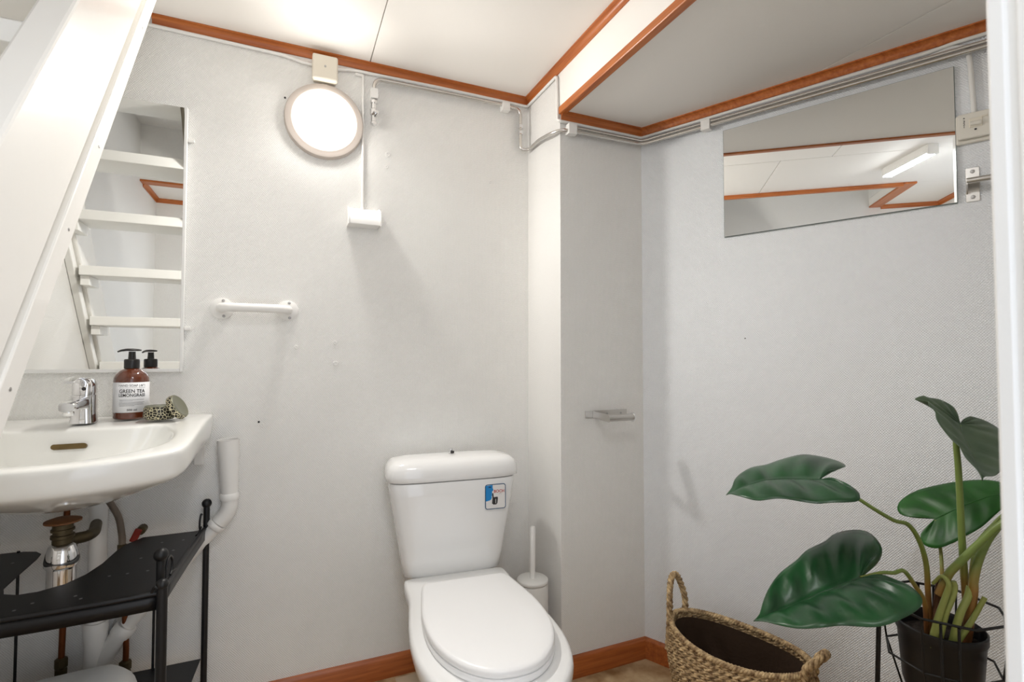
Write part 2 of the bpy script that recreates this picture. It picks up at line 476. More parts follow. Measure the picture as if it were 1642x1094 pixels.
nR = Vector((-.901, -.434))
eR = Vector((.434, -.901))
sweep('trim_1', M['wood_x'], (-.385, W), (JX, W), (0, -1), CZ, 0, 1)
sweep('trim_2', M['wood_y'], (JX, W), (JX, .12), (-1, 0), CZ, 1, 0)
struct(MB().box(JX - .006, JX + .019, .12, G + .001, SZ - .006, SZ + .02).build('trim_3', M['wood_y'], bevel=.003))
sweep('trim_4', M['wood_x'], (JX + .004, G), (1.222, G), (0, -1), SZ, 0, .62)
ea = P0.xy; eb = P0.xy + eR * 1.6
sweep('trim_5', M['wood_r'], ea, eb, nR, SZ, .62, 0)
struct(MB().box(-.312, -.290, .08, 1.18, CZ - .024, CZ - .0003).build('trim_6', M['wood_y'], bevel=.002))
struct(MB().box(LX, -.290, .012, .079, CZ - .012, CZ - .0003).build('trim_7', M['wood_x'], bevel=.002))
sweep('trim_8', M['wood_y'], (LX, .010), (LX, FY), (1, 0), CZ, 0, 1)
sweep('trim_9', M['wood_x'], (LX, FY), (-.26, FY), (0, 1), CZ, 1, 0)

# baseboards
bb = [(0, 0), (.014, 0), (.014, .062), (.0115, .069), (.006, .073), (0, .073)]
def base(name, mat, a, b, out, ma=0, mb=0):
    return sweep(name, mat, a, b, out, 0, ma, mb, prof=bb)
base('baseboard_back', M['base_x'], (LX, W), (JX, W), (0, -1), 0, 1)
base('baseboard_jog', M['base_y'], (JX, W), (JX, G - .014), (-1, 0), 1, 0)
base('baseboard_recess', M['base_x'], (JX - .0, G), (1.222, G), (0, -1), 0, .62)
base('baseboard_right', M['base_r'], ea, eb, nR, .62, 0)

# filled plugs and screw dots on the walls
for x, z, r, mt in [(.32, 1.82, .010, 'wall_b'), (.316, 1.775, .007, 'wall_b'), (.71, 1.775, .006, 'wall_b'), (.028, 1.133, .007, 'plastic'), (.148, 1.149, .007, 'wall_b'), (.151, 1.079, .009, 'wall_b'), (-.07, .883, .007, 'wall_b')]:
    MB().lathe([(r, -.001), (r, .0012), (r * .6, .003), (r * .45, .001)], (x, W, z), (0, -1, 0), 14).build('filled_plug', M[mt], wb, smooth=50)
for x, z in [(-.079, .894), (-.016, 1.956)]:
    MB().lathe([(.0032, -.001), (.0032, .002), (.001, .003)], (x, W, z), (0, -1, 0), 10).build('screw', M['darkmark'], wb, smooth=60)
MB(RM).lathe([(.002, -.001), (.002, .001)], (.365, 0, 1.162), (0, -1, 0), 8).build('screw', M['darkmark'], wR)

# door frame in the right foreground
pf = [(.387, .1635), (.3885, .1652), (.396, .1652), (.41, .168), (.43, .166), (.447, .166), (.447, .06), (.402, .06), (.402, .128), (.392, .1300), (.390, .1400), (.3875, .1425), (.3875, .1500), (.3895, .1520), (.3895, .1555), (.3875, .1575)]
df = struct(MB().prism(pf, 0, CZ).build('trim_10', M['frame'], smooth=35))

# ------------------------------------------------------------------ stairs
SL = 1.405; sd = Vector((0, 1, SL)).normalized()
def on_rise(a, z):            # Y of the stair line z = a + SL*Y
    return (z - a) / SL
stair = thing('stairs', (-.55, .35, 0), 'steep white painted open-tread stairs rising in the left foreground', 'stairs')
def rail_board(name, x0, x1, a_front, a_back, z0, z1, mat, bev=.004):
    p = [(on_rise(a_front, z0), z0), (on_rise(a_back, z0), z0), (on_rise(a_back, z1), z1), (on_rise(a_front, z1), z1)]
    return MB().prism(p, x0, x1, 'x').build(name, mat, stair, bevel=bev)
rail_board('stringer', -.362, -.315, .24, -.05, 0, 2.44, M['paint'], .005)
rail_board('stringer_filler', -.362, -.340, -.05, -.08, 0, 2.44, M['groove_shade'], .001)
rail_board('stringer_batten', -.345, -.315, -.08, -.153, 0, 2.44, M['paint'], .003)
rail_board('stringer', LX + .001, -.752, .24, -.05, 0, 2.44, M['paint'], .005)
rail_board('stringer_batten', LX + .001, -.765, -.053, -.12, 0, 2.44, M['tread'], .003)
for k, z in enumerate([.45, .62, 1.06, 1.30, 1.48, 1.72, 1.86, 2.02]):
    MB().lathe([(.0028, -.0005), (.0028, .0008), (.001, .0012)], (-.315, on_rise(-.118, z), z), (1, 0, 0), 8).build('nail_head', M['screw'], stair)
z = 2.035
k = 0
while z > .1:
    yb = on_rise(-.1, z)
    MB().box(-.752, -.362, yb - .165, yb, z - .038, z).build('tread', M['tread'], stair, bevel=.003)
    MB().box(-.752, -.722, yb - .13, yb - .02, z - .076, z - .0385).build('tread_cleat', M['tread'], stair, bevel=.002)
    z -= .191

# ------------------------------------------------------------------ ceiling tube light above the camera
tl = thing('tube_light', (.15, .24, CZ - .05), 'slim white ceiling tube light seen only in the slanted wall mirror', 'lamp')
A, B = Vector((.31, .205, 0)), Vector((-.02, .275, 0))
dd = (B - A).normalized(); nn = Vector((-dd.y, dd.x, 0))
def tl_box(t0, t1, w, z0, z1):
    a, b = A + dd * t0, A + dd * t1
    q = [a - nn * w, b - nn * w, b + nn * w, a + nn * w]
    return MB().loft([[p + Vector((0, 0, z0)) for p in q], [p + Vector((0, 0, z1)) for p in q]])
L = (B - A).length
tl_box(.012, L - .012, .025, CZ - .042, CZ).build('housing', M['plastic'], tl)
tl_box(.014, L - .014, .022, CZ - .046, CZ - .0422).build('diffuser', M['tube'], tl, bevel=.001)
for t in ((0, .0115), (L - .0115, L)):
    tl_box(t[0], t[1], .026, CZ - .05, CZ).build('end_cap', M['plastic'], tl, bevel=.003)

# ------------------------------------------------------------------ round wall lamp, junction box, cables
lp = thing('wall_lamp', (.107, W, 1.76), 'glowing round white lamp on the wall under the ceiling trim', 'lamp')
MB().lathe([(.126, 0), (.126, .014), (.123, .020), (.116, .022), (.104, .022), (.100, .018)], (.107, W, 1.895), (0, -1, 0), 56).build('lamp_base', M['lampbase'], lp, smooth=40)
MB().lathe([(.0995, .0185), (.0995, .026), (.097, .032), (.090, .037), (.07, .043), (.04, .046), (.001, .047)], (.107, W, 1.895), (0, -1, 0), 56).build('diffuser', M['lamp'], lp, smooth=60)
# photometric output of the lamp: opaque back, little light upwards (as an IES web would give it)
ld = bpy.data.lights.new('wall_lamp_light', 'POINT'); ld.energy = LAMP_POWER; ld.shadow_soft_size = .035; ld.color = (1.0, .962, .912)
ld.use_nodes = True
nt = ld.node_tree; em = nt.nodes['Emission']
tc = N(nt, 'ShaderNodeTexCoord'); sp = N(nt, 'ShaderNodeSeparateXYZ'); nt.links.new(tc.outputs['Normal'], sp.inputs[0])
def web(sock, a, b_, lo):
    m_ = N(nt, 'ShaderNodeMapRange', interpolation_type='SMOOTHSTEP')
    m_.inputs[1].default_value = a; m_.inputs[2].default_value = b_; m_.inputs[3].default_value = 1; m_.inputs[4].default_value = lo
    nt.links.new(sp.outputs[sock], m_.inputs[0]); return m_
up_ = web('Z', .15, .65, .10); back_ = web('Y', -.06, .30, .10)
down_ = web('Z', -.05, -.65, 2.1); fwd_ = web('Y', -.14, -.5, 1.9)
mu3 = N(nt, 'ShaderNodeMath', operation='MULTIPLY'); nt.links.new(down_.outputs[0], mu3.inputs[0]); nt.links.new(fwd_.outputs[0], mu3.inputs[1])
mu = N(nt, 'ShaderNodeMath', operation='MULTIPLY'); nt.links.new(up_.outputs[0], mu.inputs[0]); nt.links.new(back_.outputs[0], mu.inputs[1])
mu2 = N(nt, 'ShaderNodeMath', operation='MULTIPLY'); nt.links.new(mu.outputs[0], mu2.inputs[0]); nt.links.new(mu3.outputs[0], mu2.inputs[1])
nt.links.new(mu2.outputs[0], em.inputs['Strength'])
lo_ = bpy.data.objects.new('wall_lamp_light', ld); COL.objects.link(lo_); put(lo_, (.107, W - .086, 1.895), lp)
jb = thing('junction_box', (.104, 1.79, 2.028), 'cream square junction box straddling the trim above the round lamp', 'junction box')
MB().box(.065, .145, W - .048, W - .022, 2.022, 2.104).build('box_cover', M['cream'], jb, bevel=.006, bseg=3)
MB().box(.069, .141, W - .0215, W - .0005, 2.026, 2.100).build('box_base', M['cream'], jb, bevel=.003)
MB().lathe([(.0035, 0), (.0035, .0012), (.001, .0016)], (.105, W - .048, 2.065), (0, -1, 0), 10).build('screw', M['screw'], jb)
c = MB()
for x in (.100, .110): c.cyl((x, W - .012, 2.021), (x, W - .012, 1.998), .004, n=8)
tag(c.build('lamp_cable', M['plastic'], smooth=60), 'short pair of cables between junction box and round lamp', 'cable')

def wallcable(name, pts, r, mat, label, n=8, fr=.02, parts=()):
    o = MB().tube(fillet(pts, fr), r, n).build(name, mat, smooth=60)
    return tag(o, label, 'cable')
wallcable('cable', [(-.40, W - .007, 2.099), (-.02, W - .007, 2.094), (.04, W - .008, 2.083), (.068, W - .008, 2.083)], .0055, M['plastic'], 'white cable under the trim left of the junction box')
wallcable('cable', [(.142, W - .008, 2.084), (.20, W - .007, 2.094), (.5, W - .007, 2.0985), (JX - .007, W - .007, 2.0985), (JX - .007, W - .12, 2.0985), (JX - .007, G + .012, 2.0985), (JX - .007, G + .008, 2.0), (JX - .007, G + .004, 1.935), (JX - .004, G - .007, 1.929), (1.216, G - .007, 1.929), tuple(RP(.02, -.007, 1.929)), tuple(RP(.85, -.007, 1.926)), tuple(RP(.90, -.009, 1.93)), tuple(RP(1.5, -.009, 1.93))], .0052, M['plastic'], 'long white cable following the trim around the corner to the right wall', fr=.012)
wallcable('cable', [(.205, W - .006, 2.083), (.232, W - .006, 2.083), (.234, W - .006, 1.612)], .0052, M['plastic'], 'thin white cable dropping from the trim to the small wall fixture', fr=.006)
wallcable('cable', [tuple(RP(.03, -.006, 1.913)), tuple(RP(.84, -.006, 1.911)), tuple(RP(.90, -.007, 1.920)), tuple(RP(.928, -.007, 1.91)), tuple(RP(.932, -.007, 1.87)), tuple(RP(.937, -.007, 1.732))], .006, M['plastic'], 'white cable bending down to the thermostat on the right wall')

# small white wall fixture
fx = thing('wall_fixture', (.235, W, 1.545), 'small white half-round plastic fixture hanging below a thin cable', 'wall fixture')
q = [(W, 1.548), (W - .055, 1.548)] + [(W - .055 * math.cos(a * math.pi / 16) - .0, 1.562 + .05 * math.sin(a * math.pi / 16)) for a in range(0, 8)] + [(W, 1.613)]
MB().prism(q, .186, .286, 'x').build('fixture_cover', M['plastic'], fx, smooth=40, bevel=.002)
q2 = [(W, 1.546), (W - .058, 1.546)] + [(W - .058 * math.cos(a * math.pi / 16), 1.562 + .054 * math.sin(a * math.pi / 16)) for a in range(0, 8)] + [(W, 1.617)]
for xx in ((.182, .1855), (.2865, .290)):
    MB().prism(q2, xx[0], xx[1], 'x').build('end_plate', M['plastic'], fx, smooth=40)

# ------------------------------------------------------------------ metal water pipe with clips and valve
wpipe = thing('water_pipe', (.27, W - .02, 1.91), 'grey metal water pipe running below the ceiling trim around the room', 'pipe')
y = W - .022
pp = fillet([(.267, y, 1.985), (.267, y, 2.071), (.33, y, 2.073), (.74, y, 2.076), (.829, y, 2.073), (.829, y, 1.912), (.862, y - .01, 1.914), (.853, 1.70, 1.912), (.846, 1.60, 1.893), (.868, G - .022, 1.893), (1.20, G - .022, 1.897), tuple(RP(.04, -.022, 1.896)), tuple(RP(1.45, -.022, 1.890))], .03)
MB().tube(pp, .0063, 10).build('pipe_run', M['pipe'], wpipe, smooth=60)
MB().tube([(.905, G - .02, 1.909), (1.205, G - .02, 1.911), tuple(RP(.03, -.02, 1.910)), tuple(RP(1.45, -.018, 1.904))], .005, 8).build('second_pipe', M['pipe'], wpipe, smooth=60)
# valve
MB().lathe([(.009, 0), (.012, .002), (.012, .012), (.009, .014), (.009, .03), (.013, .034), (.013, .052), (.009, .056), (.009, .075), (.012, .078), (.012, .086), (.005, .09)], (.267, y, 1.995), (0, 0, -1), 8).build('stop_valve', M['chrome'], wpipe, smooth=30)
MB().lathe([(.010, 0), (.010, .012), (.006, .016)], (.27, y - .008, 1.945), (.35, -1, .1), 14).build('valve_cap', M['chrome'], wpipe, smooth=40)
for zz in (1.980, 2.004):
    MB().lathe([(.009, -.008), (.0105, -.006), (.0105, .006), (.009, .008)], (.829, y, zz), (0, 0, 1), 8).build('pipe_union', M['chrome'], wpipe, smooth=30)
def clip(mat4, w=.024, h=.026):
    c = MB(mat4)
    c.box(-w / 2, w / 2, -.034, -.012, -h / 2, h / 2).box(-w / 2 + .002, w / 2 - .002, -.012, -.0005, -h / 2 + .004, h / 2 - .004)
    c.lathe([(.003, 0), (.003, .0012)], (w * .2, -.034, .003), (0, -1, 0), 8)
    return c.build('pipe_clip', M['plastic'], wpipe, bevel=.002)
clip(Matrix.Translation((.267, W, 2.017)), .024, .034)
clip(Matrix.Translation((.764, W, 2.068)), .030, .03)
clip(Matrix.Translation((.905, G, 1.898)), .032, .036)
clip(RM @ Matrix.Translation((.254, 0, 1.897)), .03, .034)
clip(RM @ Matrix.Translation((1.2, 0, 1.893)), .03, .034)

# ------------------------------------------------------------------ grab bar
gb = thing('grab_bar', (-.09, W, 1.22), 'white grab bar screwed to the wall left of the toilet', 'grab bar')
gp = [(-.187, W - .004, 1.252), (-.187, W - .035, 1.252), (-.172, W - .055, 1.252), (-.14, W - .062, 1.252), (-.05, W - .062, 1.252), (-.015, W - .055, 1.252), (.001, W - .035, 1.252), (.001, W - .004, 1.252)]
MB().tube(catmull(gp, 6), .0135, 16).build('bar', M['plastic'], gb, smooth=60)
for x in (-.187, .001):
    MB().lathe([(.033, 0), (.033, .004), (.027, .008), (.014, .010)], (x, W, 1.252), (0, -1, 0), 28).build('flange', M['plastic'], gb, smooth=40)
    for sx, sz in ((.004, .024), (.006, -.024)):
        MB().lathe([(.0045, .006), (.0045, .0095), (.002, .0105)], (x + sx, W, 1.252 + sz), (0, -1, 0), 10).build('screw', M['screw'], gb, smooth=50)

# ------------------------------------------------------------------ mirrors
mi = thing('mirror', (-.52, W, 1.056), 'tall white-framed mirror above the wash basin reflecting the stairs', 'mirror')
x0, x1, z0, z1 = -.765, -.286, 1.056, 1.862
MB().box(x0 + .008, x1 - .008, W - .016, W - .013, z0 + .010, z1 - .0015).build('mirror_glass', M['mirror'], mi)
MB().box(x0 + .004, x1 - .004, W - .0128, W - .001, z0 + .004, z1 - .002).build('backing_board', M['frame'], mi)
MB().box(x1 - .0078, x1, W - .021, W - .001, z0, z1).build('frame_side', M['frame'], mi, bevel=.0012)
MB().box(x0, x0 + .0078, W - .021, W - .001, z0, z1).build('frame_side', M['frame'], mi, bevel=.0012)
MB().box(x0 + .008, x1 - .008, W - .021, W - .001, z0, z0 + .0098).build('frame_bottom', M['frame'], mi, bevel=.0012)
for zz in (1.764, 1.187):
    MB().box(x1 + .0005, x1 + .018, W - .012, W - .001, zz - .005, zz + .005).build('mounting_clip', M['plastic'], mi, bevel=.002)
m2 = thing('mirror', tuple(RP(.60, 0, 1.503)), 'frameless rectangular mirror on the slanted right wall', 'mirror')
MB(RM).box(.306, .899, -.0085, -.0065, 1.506, 1.868).build('mirror_glass', M['mirror'], m2)
MB(RM).box(.3045, .9005, -.0062, -.0008, 1.5045, 1.8695).build('backing_board', M['glassedge'], m2)

# ------------------------------------------------------------------ thermostat, towel rail
th = thing('thermostat', tuple(RP(.938, 0, 1.66)), 'ivory thermostat plate beside the slanted mirror', 'thermostat')
MB(RM).box(.9, .976, -.012, -.0005, 1.655, 1.732).build('back_plate', M['switch'], th, bevel=.004)
MB(RM).box(.904, .966, -.024, -.0122, 1.664, 1.730).build('cover', M['switch'], th, bevel=.003)
MB(RM).box(.926, .952, -.0262, -.0238, 1.690, 1.714).build('dial_recess', M['cream'], th, bevel=.0015)
MB(RM).tube([RP(0, 0, 0) - RP(0, 0, 0) + Vector((.928, -.026, 1.699)), Vector((.950, -.026, 1.699))], .006, 14).build('dial_wheel', M['switch'], th, smooth=40)
MB(RM).box(.950, .9615, -.0255, -.0238, 1.712, 1.716).build('dial_pointer', M['cream'], th)
MB(RM).box(.936, .9405, -.0252, -.0238, 1.682, 1.686).build('indicator', M['darkmark'], th)
for k, zz in enumerate((1.716, 1.709, 1.702, 1.695)):
    vs, fs = text2d('*321'[k], .0085)
    MB(RM).add([(.9165 + a, -.0243, zz + b_) for a, b_ in vs], fs).build('scale_mark', M['darkmark'], th)

tr = thing('towel_rail', tuple(RP(.93, 0, 1.5)), 'steel rail on an upright bracket below the thermostat', 'towel rail')
MB(RM).box(.917, .944, -.003, -.0005, 1.503, 1.592).build('bracket_plate', M['steel'], tr, bevel=.0008)
MB(RM).box(.9175, .9435, -.046, -.0032, 1.551, 1.554).build('bracket_arm', M['steel'], tr)
MB(RM).add([(.9175, -.046, 1.553), (.9205, -.046, 1.553), (.9205, -.004, 1.553), (.9175, -.004, 1.553), (.9175, -.046, 1.540), (.9205, -.046, 1.540), (.9205, -.004, 1.524), (.9175, -.004, 1.524)],
           [(0, 1, 2, 3), (7, 6, 5, 4), (0, 4, 5, 1), (1, 5, 6, 2), (2, 6, 7, 3), (3, 7, 4, 0)]).build('bracket_cheek', M['steel'], tr)
MB(RM).tube([(.918, -.042, 1.549), (1.45, -.042, 1.549)], .0075, 16).build('rail', M['steel'], tr, smooth=50)
MB(RM).box(1.42, 1.447, -.003, -.0005, 1.503, 1.592).build('bracket_plate', M['steel'], tr)
for zz in (1.582, 1.515):
    MB(RM).lathe([(.005, 0), (.0045, .0015), (.002, .002)], (.9305, -.003, zz), (0, -1, 0), 12).build('screw', M['screw'], tr, smooth=50)

# ------------------------------------------------------------------ toilet paper holder on the recess wall
ph = thing('paper_holder', (1.06, G, .88), 'empty steel toilet paper holder on the narrow grey wall', 'paper holder')
MB().box(.969, 1.146, G - .0025, G - .0003, .884, .910).build('wall_plate', M['steel'], ph, bevel=.0006)
p = [(G - .003, .909), (G - .098, .905), (G - .104, .899), (G - .104, .883), (G - .098, .879), (G - .003, .885)]
MB().prism(p, 1.0, 1.003, 'x').build('arm', M['steel'], ph, bevel=.0006)
MB().cyl((1.0035, G - .088, .892), (1.104, G - .088, .892), .0125, n=20).build('roll_rod', M['steel'], ph, smooth=50)
MB().lathe([(.0125, 0), (.016, .001), (.016, .004), (.013, .006)], (1.1043, G - .088, .892), (1, 0, 0), 20).build('rod_end', M['chrome'], ph, smooth=40)
for x in (1.06, 1.12):
    MB().lathe([(.004, 0), (.0035, .0015)], (x, G - .0026, .897), (0, -1, 0), 10).build('screw', M['screw'], ph, smooth=50)

# ------------------------------------------------------------------ wash basin
BX = -.475
basin = thing('wash_basin', (BX, 1.6, .745), 'white ceramic wall-hung wash basin behind the stairs', 'wash basin')
def zrim(yy):
    t = min(1, max(0, (1.62 - yy) / (1.62 - 1.28)))
    return .933 - .052 * t
oh = [(0, 1.8285), (.12, 1.8285), (.22, 1.8285), (.262, 1.826), (.274, 1.81), (.276, 1.76), (.276, 1.65), (.274, 1.52), (.271, 1.42), (.262, 1.372), (.232, 1.345), (.12, 1.298), (0, 1.280)]
ih = [(0, 1.588), (.08, 1.588), (.135, 1.588), (.158, 1.606), (.182, 1.60), (.198, 1.572), (.214, 1.535), (.220, 1.49), (.217, 1.45), (.203, 1.415), (.15, 1.370), (.08, 1.337), (0, 1.327)]
def sym(half): return [(BX + x, yy) for x, yy in half] + [(BX - x, yy) for x, yy in half[-2:0:-1]]
O, I = sym(oh), sym(ih)
def sc(o, k, cy=1.55, ky=None):
    ky = k if ky is None else ky
    return [(BX + (x - BX) * k, cy + (yy - cy) * ky) for x, yy in o]
def ring(o, zf): return [Vector((x, yy, zf(yy) if callable(zf) else zf)) for x, yy in o]
zapr = lambda yy: .852 - .035 * min(1, max(0, (1.62 - yy) / .34))
Ob = [(x, min(yy, 1.8285)) for x, yy in sc(O, .965, 1.60)]
Ob = [(x, yy if yy < 1.7 else min(1.8285, yy + .02)) for x, yy in Ob]
rings = [ring(sc(I, .16, 1.53), .748), ring(sc(I, .42, 1.53), .757), ring(sc(I, .80, 1.52), .785), ring(sc(O, .86, 1.58), lambda yy: zapr(yy) - .018),
         ring(Ob, zapr), ring(sc(O, .985, 1.61), lambda yy: zapr(yy) + .012), ring(O, lambda yy: zrim(yy) - .016), ring(O, lambda yy: zrim(yy) - .006), ring(sc(O, .978, 1.6), zrim),
         ring([(a[0] * .35 + b_[0] * .65, a[1] * .35 + b_[1] * .65) for a, b_ in zip(O, I)], lambda yy: zrim(yy) - .002),
         ring(sc(I, 1.03, 1.47), lambda yy: zrim(yy) - .003), ring(I, lambda yy: zrim(yy) - .010), ring(sc(I, .965, 1.47), lambda yy: zrim(yy) - .03),
         ring(sc(I, .88, 1.47), .865), ring(sc(I, .66, 1.48), .822), ring(sc(I, .34, 1.50), .803), ring(sc(I, .1, 1.51), .799)]
for r_ in rings:
    for v in r_: v.y = min(v.y, 1.8285)
MB().loft(rings).build('basin_body', M['basin'], basin, smooth=180, subd=2)
sl = []
for k in range(16):
    a = k * 2 * math.pi / 16
    sx = (.028 if math.cos(a) > 0 else -.028) + .0065 * math.cos(a)
    sl.append((sx, .0065 * math.sin(a)))
T = Matrix.Translation((BX - .003, 1.5735, .884)) @ Matrix.Rotation(R(-15), 4, 'X')
MB(T).prism(sl, -.006, .002, 'y').build('overflow_slot', M['slot'], basin, smooth=40)
MB().lathe([(.03, 0), (.03, .002), (.02, .003), (.018, .001)], (BX, 1.51, .801), (0, 0, 1), 24).build('drain_ring', M['chrome'], basin, smooth=40)
MB().box(-.252, -.226, W - .03, W - .001, .775, .835).build('mounting_bracket', M['plastic'], basin, bevel=.003)

# tap
fa = thing('basin_tap', (BX, 1.645, .932), 'chrome single-lever tap on the wash basin', 'tap')
fy = 1.655
def sq(cx, cy, w, d, zz, n=20, e=3.2):
    out = []
    for k in range(n):
        a = k * 2 * math.pi / n
        c_, s_ = math.cos(a), math.sin(a)
        out.append(Vector((cx + w * math.copysign(abs(c_) ** (2 / e), c_), cy + d * math.copysign(abs(s_) ** (2 / e), s_), zz)))
    return out
MB().loft([sq(BX, fy, .027, .031, .9325), sq(BX, fy, .0265, .030, .938), sq(BX, fy, .0245, .028, .96), sq(BX, fy - .001, .0245, .029, .985), sq(BX, fy - .001, .0245, .029, 1.003)]).build('tap_body', M['chrome'], fa, smooth=40)
sp_ = []
for t, w, h, zz in [(0, .019, .017, .984), (.03, .018, .0145, .985), (.07, .0165, .0115, .983), (.095, .0165, .011, .981), (.098, .015, .009, .981)]:
    sp_.append([Vector((BX + w * math.copysign(abs(math.cos(a)) ** .6, math.cos(a)), fy - .02 - t, zz + h * math.copysign(abs(math.sin(a)) ** .6, math.sin(a)))) for a in [k * 2 * math.pi / 18 for k in range(18)]])
MB().loft(sp_).build('spout', M['chrome'], fa, smooth=40)
MB().lathe([(.0105, 0), (.0105, .010), (.009, .012)], (BX, fy - .103, .972), (0, 0, -1), 18).build('aerator', M['chrome'], fa, smooth=40)
MB().loft([sq(BX, fy, .0225, .0265, 1.0035), sq(BX, fy, .0235, .027, 1.010), sq(BX, fy, .023, .0265, 1.030), sq(BX, fy + .002, .018, .021, 1.043), sq(BX, fy + .003, .009, .011, 1.048)]).build('lever_cap', M['chrome'], fa, smooth=50)
hv = []
for t, w, zz, h in [(0, .016, 1.036, .008), (.03, .015, 1.045, .005), (.06, .014, 1.049, .0035), (.085, .013, 1.047, .003), (.1, .010, 1.040, .0025)]:
    hv.append([Vector((BX + w * math.cos(a), fy - .008 - t, zz + h * math.sin(a))) for a in [k * 2 * math.pi / 16 for k in range(16)]])
MB().loft(hv).build('lever', M['chrome'], fa, smooth=60)
MB().lathe([(.0048, 0), (.004, .002)], (BX + .006, fy - .0265, 1.02), (.15, -1, .1), 12).build('temperature_dot', M['darkmark'], fa)

# soap bottle
bx, by, bz = -.388, 1.708, .9335
sb = thing('soap_bottle', (bx, by, bz), 'amber pump bottle of hand soap with a white paper label', 'soap bottle')
br = .0405
MB().lathe([(br - .004, 0), (br - .001, .002), (br, .006), (br, .103), (br - .001, .110), (br - .005, .120), (br - .013, .129), (br - .021, .134), (.0165, .136)], (bx, by, bz), (0, 0, 1), 48).build('bottle_body', M['amber'], sb, smooth=60)
facing = math.atan2(-by, -bx) + R(3)
def wrap(u, v, rr):
    a = facing + u / rr
    return Vector((bx + rr * math.cos(a), by + rr * math.sin(a), bz + v))
lw = .118; cols = 28
vs = [wrap(-lw / 2 + lw * i / cols, v, br + .0004) for v in (.019, .099) for i in range(cols + 1)]
lb = MB().add(vs, [(i, i + 1, i + cols + 2, i + cols + 1) for i in range(cols)]).build('paper_label', M['label'], sb, smooth=180)
so = lb.modifiers.new('thick', 'SOLIDIFY'); so.thickness = .0002
def label_text(body, size, v, width=None, mt='darkmark', uc=0):
    vs, fs = text2d(body, size)
    if width:
        w0 = max(a for a, _ in vs) - min(a for a, _ in vs); k = width / w0
        vs = [(a * k, b_) for a, b_ in vs]
    MB().add([wrap(uc + a, v + b_, br + .0008) for a, b_ in vs], fs).build('label_text', M[mt], lb)
label_text('HAND SOAP | N\u00b01', .0082, .0905, .062, 'greymark')
label_text('GREEN TEA', .0135, .0755, .060)
label_text('LEMONGRASS', .0115, .0645, .062)
label_text('500 ml', .0068, .0255, .022)
for v, w, off in [(.0525, .058, 0), (.0495, .030, -.014), (.0455, .060, 0), (.0425, .056, -.002), (.0395, .058, -.001), (.0365, .034, -.012)]:
    k = 10
    vs = [wrap(off - w / 2 + w * i / k, v + d_, br + .0008) for d_ in (0, .0008) for i in range(k + 1)]
    MB().add(vs, [(i, i + 1, i + k + 2, i + k + 1) for i in range(k)]).build('label_line', M['greymark'], lb)
vs = [wrap(-.031 + .062 * i / 10, .0845 + d_, br + .0008) for d_ in (0, .0006) for i in range(11)]
MB().add(vs, [(i, i + 1, i + 12, i + 11) for i in range(10)]).build('label_line', M['greymark'], lb)
pu = MB().lathe([(.0175, .1362), (.018, .138), (.018, .158), (.0165, .161), (.009, .162), (.008, .178), (.008, .182)], (bx, by, bz), (0, 0, 1), 28).build('pump_collar', M['blackpl'], sb, smooth=40)
nz_ = []
ndir = Vector((-.75, -.66, 0)).normalized(); nper = Vector((-ndir.y, ndir.x, 0))
for t, w, zz, h in [(-.022, .004, .1862, .0022), (-.014, .0095, .1865, .003), (0, .0115, .187, .0036), (.014, .0095, .1868, .0034), (.028, .005, .1845, .0028), (.035, .0035, .1815, .0022)]:
    nz_.append([Vector((bx, by, bz + zz)) + ndir * t + nper * (w * math.cos(a)) + Vector((0, 0, h * math.sin(a))) for a in [k * 2 * math.pi / 14 for k in range(14)]])
MB().loft(nz_).build('pump_head', M['blackpl'], sb, smooth=60)

# animal print tin and its lid
tx, ty, tz = -.312, 1.655, .9335
tn = thing('tin', (tx, ty, tz), 'round animal-print tin on the basin edge', 'tin')
MB().lathe([(.030, 0), (.036, .004), (.037, .012), (.036, .030), (.034, .034)], (tx, ty, tz), (0, 0, 1), 40).build('tin_body', M['leopard'], tn, smooth=50)
MB().lathe([(.034, .0342), (.033, .0365), (.0315, .0370), (.031, .0352), (.002, .0350)], (tx, ty, tz), (0, 0, 1), 40).build('tin_rim', M['tintop'], tn, smooth=50)
ax = Vector((.80, -.22, .48)).normalized()
lc = Vector((tx + .040, ty - .006, tz + .0305))
tlid = thing('round_cover', (tx + .05, ty, tz), 'animal-print tin cover leaning against the round tin', 'tin cover')
MB().lathe([(.0335, -.006), (.0345, -.004), (.0345, .006), (.033, .009)], lc, ax, 36).build('lid_side', M['leopard'], tlid, smooth=50)
MB().lathe([(.0328, .0091), (.030, .0105), (.028, .0095), (.001, .0095)], lc, ax, 36).build('lid_top', M['tintop'], tlid, smooth=50)

# bottle trap under the basin
tp = thing('bottle_trap', (-.487, 1.585, .53), 'chrome bottle trap hanging under the wash basin', 'drain trap')
txc, tyc = -.487, 1.575
MB().lathe([(.018, .715), (.036, .709), (.036, .705), (.024, .701)], (txc, tyc, 0), (0, 0, 1), 32).build('rubber_washer', M['rubber'], tp, smooth=40)
MB().lathe([(.020, .700), (.020, .690), (.023, .689), (.023, .684), (.019, .683), (.019, .676), (.023, .675), (.023, .668), (.020, .666), (.020, .655)], (txc, tyc, 0), (0, 0, 1), 24).build('threaded_nut', M['brass'], tp, smooth=30)
MB().lathe([(.020, .6545), (.026, .650), (.031, .632), (.034, .616), (.034, .605), (.031, .600), (.030, .5985)], (txc, tyc, 0), (0, 0, 1), 32).build('trap_collar', M['chrome'], tp, smooth=40)
MB().lathe([(.0285, .598), (.0285, .520), (.025, .505), (.012, .498), (.001, .497)], (txc, tyc, 0), (0, 0, 1), 32).build('trap_cup', M['chrome'], tp, smooth=40)
